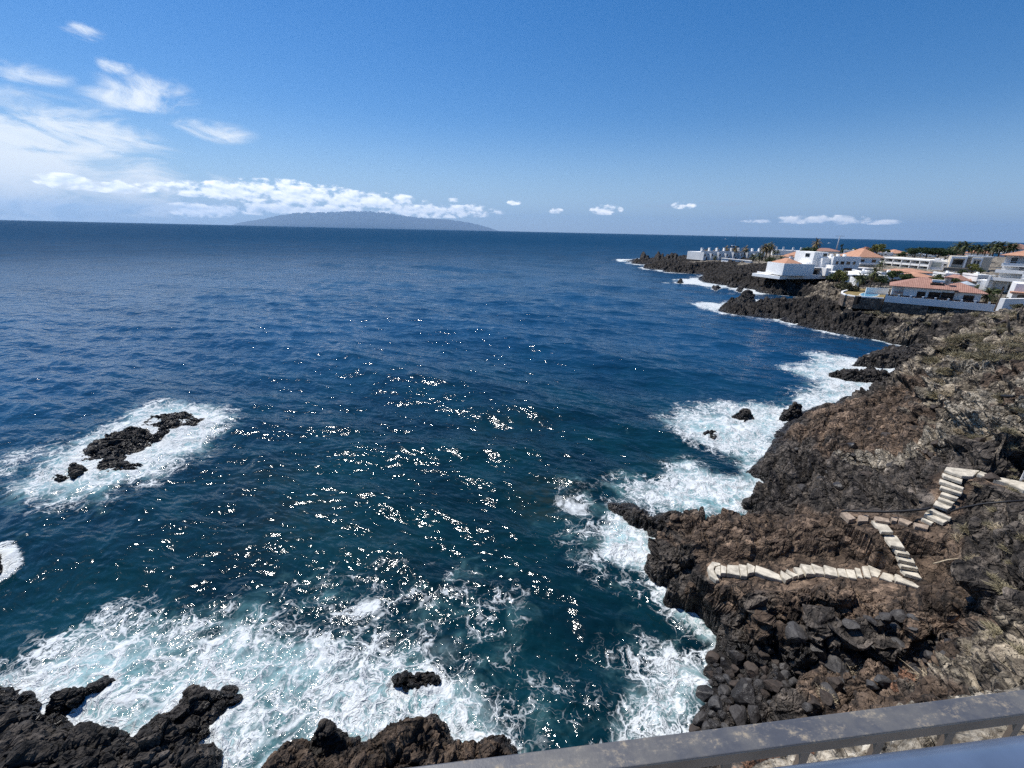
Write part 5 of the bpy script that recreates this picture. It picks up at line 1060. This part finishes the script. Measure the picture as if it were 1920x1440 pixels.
for i, (x0, x1, yb, z, tp, mt, lab) in enumerate([
    (1505, 1530, 489, 7.2, 479, M_WHITE, 'small white house between the round green tree and the orange roof'), (1580, 1606, 478, 8.2, 470, M_GREYW, 'grey flat roofed house on the skyline behind the tall white house'),
    (1640, 1668, 481, 8.6, 474, M_WHITE, 'white house peeping over the left end of the long balcony block'), (1700, 1722, 483, 8.8, 476, M_CREAM, 'cream house left of the dark pine clump'),
    (1752, 1778, 499, 7.6, 489, M_WHITE, 'white house joining the end section to the beige villa'), (1836, 1856, 492, 9.4, 483, M_CREAM, 'cream house between the villa and the big apartment house'),
    (1770, 1795, 524, 7.0, 515, M_WHITE, 'white house under the loungers, left of the small red roof'), (1612, 1634, 521, 6.8, 511, M_WHITE, 'white house showing between the two date palm crowns'),
    (1830, 1852, 528, 7.4, 518, M_GREYW, 'pale house behind the white cube shaped annex'), (1520, 1545, 497, 7.0, 486, M_WHITE, 'white house tucked behind the stepped annex'),
    (1650, 1690, 522, 6.6, 513, M_WHITE, 'white house behind the large green tree'), (1858, 1882, 474, 11, 468, M_WHITE, 'white house under the skyline palms right of the conifer'), (1726, 1750, 484, 8.8, 478, M_WHITE, 'white house half buried in the dark pine clump')]):
    r_, W, h = house('small_house', lab, 'house', (x0, yb), (x1, yb + (x1 - x0) * .045), z, tp); part(r_, 'wall', mt, (0, W, 0, 7, 0, h)); part(r_, 'parapet', M_WHITE, (-.12, W + .12, -.12, .2, h + .002, h + .5), (-.12, .2, .2, 7, h + .002, h + .5), (W - .2, W + .12, .2, 7, h + .002, h + .5))
    for q in range(2): window(r_, W * (.14 + q * .45), h * .42, W * .2, h * .36)
    part(r_, 'roof_tank', M_WHITE, (W * .5, W * .62, 3, 4, h, h + 1.0)); part(r_, 'door', M_DARKW, (W * .40, W * .52, -.04, .05, 0, h * .62))
# lamp mast, pole
ms = thing('mast', 'tall pale mast with a thin crossbar rising above the skyline', 'mast', P(1567, 473, 8)); hm = px_h(1567, 442, P(1567, 473, 8))
MB().tube([(0, 0, -2), (0, 0, hm * .5), (0, 0, hm)], [.55, .42, .25], 10).build('pole', M_METAL, ms, True); part(ms, 'crossbar', M_METAL, (-3.5, 3.5, -.12, .12, hm - .3, hm - .05))
up_ = thing('utility_pole', 'brown wooden utility pole in front of the white boundary wall', 'pole', P(1866, 578, 6.6)); MB().tube([(0, 0, -.5), (.15, 0, 3.6)], [.13, .1], 8).build('pole', M_WOOD, up_); part(up_, 'crossarm', M_WOOD, (-.4, .7, -.05, .05, 3.2, 3.3))
# boats
def boat(label, px, py, L, kind):
    b = P(px, py, 0); r_ = thing(kind, label, 'boat', b, R(8)); k = L
    hull = [(-.5 * k, 0), (-.46 * k, -.12 * k), (.2 * k, -.13 * k), (.5 * k, 0), (.2 * k, .13 * k), (-.46 * k, .12 * k)]
    MB().prism([(x * .92, y * .8) for x, y in hull], -.1 * k, 0).prism(hull, .0, .10 * k).build('hull', M_HULLD if kind == 'sailing_yacht' else M_WHITE, r_)
    part(r_, 'cabin', M_WHITE, (-.3 * k, .12 * k, -.08 * k, .08 * k, .1 * k, .19 * k))
    if kind == 'sailing_yacht':
        MB().tube([(0, 0, .19 * k), (0, 0, 1.25 * k)], [.016 * k, .008 * k], 8).build('mast', M_HULLD, r_); MB().tube([(0, 0, .3 * k), (-.42 * k, 0, .3 * k)], .014 * k, 6).build('boom', M_HULLD, r_)
    else: part(r_, 'windscreen', M_GLASS, (.12 * k, .14 * k, -.07 * k, .07 * k, .1 * k, .2 * k))
boat('dark hulled sailing yacht with tall bare mast off the headland', 1377, 463.5, 17, 'sailing_yacht'); boat('white motor boat leaving a wake near the horizon left of the mast', 1361, 448.6, 16, 'motor_boat'); boat('white motor boat with a wake near the horizon right of the palms', 1556, 456.6, 16, 'motor_boat')

# trees and palms of the town
for i, (x, tp) in enumerate([(1322, 467), (1341, 466), (1358, 463), (1375, 463), (1394, 463)]):
    plant('palm_c', x, 486, 0, tp, ['bushy palm behind the row houses, nearest the sea end', 'second bushy palm from the sea end behind the row houses', 'middle one of five bushy palms behind the row houses', 'fourth bushy palm from the sea end behind the row houses', 'bushy palm behind the row houses, nearest the tall palm cluster'][i], 'palms behind the row houses', 1.25, 285)
for x, y, tp, k, lab in [(1428, 492, 459, 'palm_c', 'left palm of the tall cluster right of the row houses'), (1434, 492, 457, 'palm_a', 'middle and highest palm of the tall cluster'), (1441, 491, 458, 'palm_c', 'right palm of the tall cluster right of the row houses'), (1409, 495, 477, 'palm_b', 'dark short palm at the end of the pale garden wall'), (1422, 497, 475, 'palm_b', 'dark palm under the tall cluster'), (1449, 487, 470, 'palm_a', 'slim palm left of the orange roofed house'), (1455, 487, 469, 'palm_a', 'slim palm touching the orange roofed house'), (1461, 497, 480, 'palm_b', 'small palm before the orange roofed house front'), (1525, 484, 450, 'palm_c', 'tall brownish palm left of the tall white house'), (1609, 545, 515, 'palm_b', 'smaller date palm on the pool terrace'), (1628, 549, 503, 'palm_a', 'tallest date palm with thick trunk behind the pool'), (1645, 520, 490, 'palm_a', 'date palm rising behind the tallest date palm'), (1847, 572, 541, 'palm_d', 'broad low palm right of the bungalow'), (1340, 489, 480, 'palm_d', 'tiny palm in front of the row houses')]:
    plant(k, x, y, {1609: 6.1, 1628: 6.1, 1847: 6.0, 1645: 6.4}.get(x, 6.0), tp, lab)
for i, (x, y, tp) in enumerate([(1793, 479, 456), (1806, 480, 455), (1820, 480, 461), (1832, 481, 460), (1845, 481, 459), (1860, 481, 456), (1872, 480, 455), (1885, 480, 457), (1897, 480, 459)]):
    plant('palm_d' if i % 2 else 'palm_b', x, y, 0, tp, ['skyline palm furthest left, beside the dark pine clump', 'dark leaning skyline palm second from left', 'skyline palm above the beige villa left window', 'skyline palm above the stone panel of the villa', 'skyline palm above the villa right windows', 'dense skyline palm below the tall conifer', 'skyline palm right of the tall conifer', 'skyline palm over the apartment house roof edge', 'skyline palm furthest right, by the dull red roof'][i], 'palms along the skyline', 1.2, 250)
for k, x, y, z, tp, wd, lab in [('tree_e', 1512, 484, 7, 465, 1.2, 'round green tree left of the tall white house'), ('tree_a', 1519, 483, 7, 462, 1.0, 'green tree hugging the brownish palm'), ('cyp', 1575, 474, 8, 455, 1.0, 'dark cypress beside the pale mast'), ('tree_b', 1641, 484, 8, 458, 1.0, 'bushy yellow green tree above the villa roof'), ('tree_a', 1617, 482, 8, 463, .9, 'dark green tree before the sandy house'), ('tree_a', 1658, 482, 8, 466, .9, 'dark tree right of the bushy yellow green tree'),
        ('tree_c', 1712, 490, 8, 467, 1.0, 'umbrella pine at the left of the dark clump'), ('tree_c', 1733, 491, 8, 466, 1.0, 'umbrella pine in the middle of the dark clump'), ('tree_c', 1755, 492, 8, 467, 1.0, 'umbrella pine at the right of the dark clump'), ('tree_c', 1770, 493, 8, 471, .8, 'small umbrella pine closest to the beige villa'), ('tree_e', 1782, 483, 9, 464, 1.2, 'dark round tree above the orange roof by the villa'),
        ('arau', 1855, 480, 10, 450, 1.0, 'thin tall conifer sticking up over the skyline palms'), ('tree_b', 1820, 515, 8, 495, 1.0, 'yellow green tree in front of the beige villa'), ('tree_e', 1838, 514, 8, 503, 1.3, 'dark bush right of the yellow green tree'), ('tree_a', 1671, 531, 6.2, 505, 1.0, 'large green tree right of the tallest date palm'), ('tree_a', 1690, 533, 6.2, 511, 1.0, 'green tree left of the tan roof'), ('tree_e', 1652, 535, 6.2, 517, 1.2, 'dark green bush between palm and large green tree'), ('tree_a', 1745, 533, 6.2, 519, 1.1, 'green tree above the bungalow ridge'), ('tree_e', 1765, 533, 6.2, 516, 1.3, 'bushy tree above the bungalow chimneys'), ('tree_a', 1786, 536, 6.2, 520, 1.1, 'tree left of the small red roofed house'),
        ('tree_b', 1570, 540, 5.4, 507, .8, 'tall green bush on the headland edge left of the marquee'), ('tree_a', 1562, 532, 5.6, 514, .8, 'green bush beside the terrace end above the black cliff'), ('tree_d', 1586, 550, 5.4, 528, 1.2, 'grey olive round shrub left of the pool lawn'), ('tree_d', 1598, 548, 5.8, 534, 1.0, 'low olive shrub at the back of the pool lawn'), ('tree_d', 1874, 573, 6.6, 556, 1.0, 'brownish bush by the utility pole'), ('tree_d', 1908, 585, 8.4, 569, 1.2, 'grey green bush before the bright white perimeter wall'), ('tree_e', 1440, 494, 6, 483, 1.6, 'low green shrub under the palm cluster'), ('tree_e', 1597, 478, 8, 466, 1.3, 'dark hedge tree behind the tall white house'), ('tree_e', 1586, 478, 8, 467, 1.2, 'dark round bush right of the cypress'), ('tree_e', 1800, 516, 7.4, 506, 1.3, 'shrub at the foot of the beige villa terrace'), ('tree_a', 1700, 534, 6.2, 514, 1.0, 'green tree at the left end of the grey side wall'), ('tree_e', 1722, 534, 6.2, 522, 1.3, 'bush row behind the bungalow ridge, left part'), ('tree_b', 1757, 534, 6.2, 521, 1.1, 'olive toned tree behind the bungalow chimneys'), ('tree_a', 1775, 535, 6.2, 519, 1.0, 'dense green tree behind the right part of the bungalow'), ('tree_e', 1835, 548, 6.2, 534, 1.2, 'bush between the gabled shed and the broad low palm'), ('tree_b', 1632, 534, 6.2, 514, .9, 'yellowish bush between the two date palms'), ('tree_e', 1555, 528, 5.8, 514, 1.0, 'green shrub at the right end of the white terrace slab'), ('tree_a', 1868, 560, 7, 540, .9, 'green tree before the ground floor of the apartment house'), ('tree_e', 1690, 484, 8.6, 472, 1.2, 'dark tree left of the dark pine clump')]:
    plant(k, x, y, z, tp, lab, None, wd)

# scrub on the cliffs, dry plants
def make_scrub(seed, mt, n=520):
    rs = np.random.default_rng(seed); vs = []; fs = []
    for i in range(n):
        a = rs.uniform(0, 6.283); e = rs.uniform(.15, 1.5); L = rs.uniform(.18, .55); d = np.array([math.cos(a) * math.cos(e), math.sin(a) * math.cos(e), math.sin(e)])
        b = np.array([rs.normal() * .12, rs.normal() * .12, 0]); sd = np.cross(d, rs.normal(size=3)); sd /= np.linalg.norm(sd); wdt = rs.uniform(.004, .013); m_ = b + d * L * .55; t_ = b + d * L + np.array([0, 0, -.05]) + rs.normal(size=3) * .05
        k = len(vs); vs += [b - sd * .006, b + sd * .006, m_ + sd * wdt, t_, m_ - sd * wdt]; fs += [(k, k + 1, k + 2, k + 4), (k + 4, k + 2, k + 3, k + 3)]
    return vs, [tuple(dict.fromkeys(f)) for f in fs]
SCR = []
for i, mt in enumerate((M_SCRUB, M_SCRUB, M_DRY, M_SCRUB)):
    v, f = make_scrub(50 + i, mt); me = bpy.data.meshes.new('dry_shrub'); me.from_pydata([tuple(q) for q in v], [], f); me.materials.append(mt); SCR.append(me)
def shrub_at(q, s, label, group, mt=None):
    o = bpy.data.objects.new('dry_shrub', mt or random.choice(SCR)); COL.objects.link(o); o.location = q; o.scale = (s * random.uniform(.9, 1.4), s * random.uniform(.9, 1.4), s * random.uniform(.6, .95)); o.rotation_euler = (0, 0, random.uniform(0, 6.28)); tag(o, label, 'shrub', group)
k = 0; reg_ = [(1725, 655), (1790, 620), (1850, 600), (1920, 585), (1920, 690), (1850, 680), (1800, 720), (1760, 760), (1735, 690)]
while k < 60:
    px, py = random.uniform(1725, 1920), random.uniform(585, 770)
    if not in_poly(px, py, reg_): continue
    q = on_ground(px, py)
    if q.z < 4.5 or q.y > 75: continue
    shrub_at(q, random.uniform(.7, 1.9), 'tan dry shrub among many on the scrubby top of the right cliff', 'dry shrubs on the right cliff'); k += 1
k = 0
while k < 70:
    px, py = random.uniform(1560, 1900), random.uniform(560, 610)
    q = on_ground(px, py)
    if q.z < 3.6 or q.y < 70 or q.y > 112: continue
    shrub_at(q, random.uniform(.8, 1.8), 'small dry shrub among many on the slope below the white garden wall', 'dry shrubs below the garden wall'); k += 1
k = 0
while k < 40:
    px, py = random.uniform(1790, 1920), random.uniform(740, 1250)
    q = on_ground(px, py)
    if q.z < 5.2: continue
    shrub_at(q, random.uniform(.35, .9), 'pale dry tuft among others on the rocks at the right edge', 'dry tufts at the right edge'); k += 1
shrub_at(on_ground(1588, 1258), 1.6, 'bleached twiggy bush on dark stones above the beach', None, SCR[2])
shrub_at(on_ground(1760, 1300), 1.2, 'dry grass clump beside the red soil patch', None, SCR[2])
shrub_at(on_ground(1548, 1308), .6, 'tiny straw coloured tuft between the beach boulders', None, SCR[2])
shrub_at(on_ground(1882, 1000), .9, 'straw coloured tuft on the rocks under the concrete path', None, SCR[2])
# bare whitened plant
b = on_ground(1786, 1285); dp_ = thing('dead_plant', 'bare white stalk with thin side branches standing above the red soil', 'plant', b); mb = MB(); mb.tube([(0, 0, -.05), (-.02, 0, .5), (.01, .02, 1.05)], [.02, .016, .008], 6); mb.build('stem', M_DRY, dp_)
for i in range(9):
    z_ = .15 + i * .1; a = i * 2.4; L = .34 - i * .02; mb = MB().tube([(0, 0, z_), (math.cos(a) * L * .6, math.sin(a) * L * .6, z_ + .06), (math.cos(a) * L, math.sin(a) * L, z_ + .16)], [.009, .007, .004], 5); mb.build('branch', M_DRY, dp_)
# ------------------------------------------------------------------ haze: a closed box of pale air round everything
hb = MB().box(-92000, 92000, -1500, 92500, -70, 3100)
m = bpy.data.materials.new('haze_air'); m.use_nodes = True; n = NT(m.node_tree); n.n.clear()
pv = n.node('ShaderNodeVolumePrincipled', ins={'Color': (0.40, 0.66, 1.0, 1), 'Density': 1.1e-5, 'Anisotropy': 0.35})
mo = n.node('ShaderNodeOutputMaterial'); n.l.new(pv.outputs[0], mo.inputs['Volume'])
hz = hb.build('haze', m); tag(hz, kind='stuff')
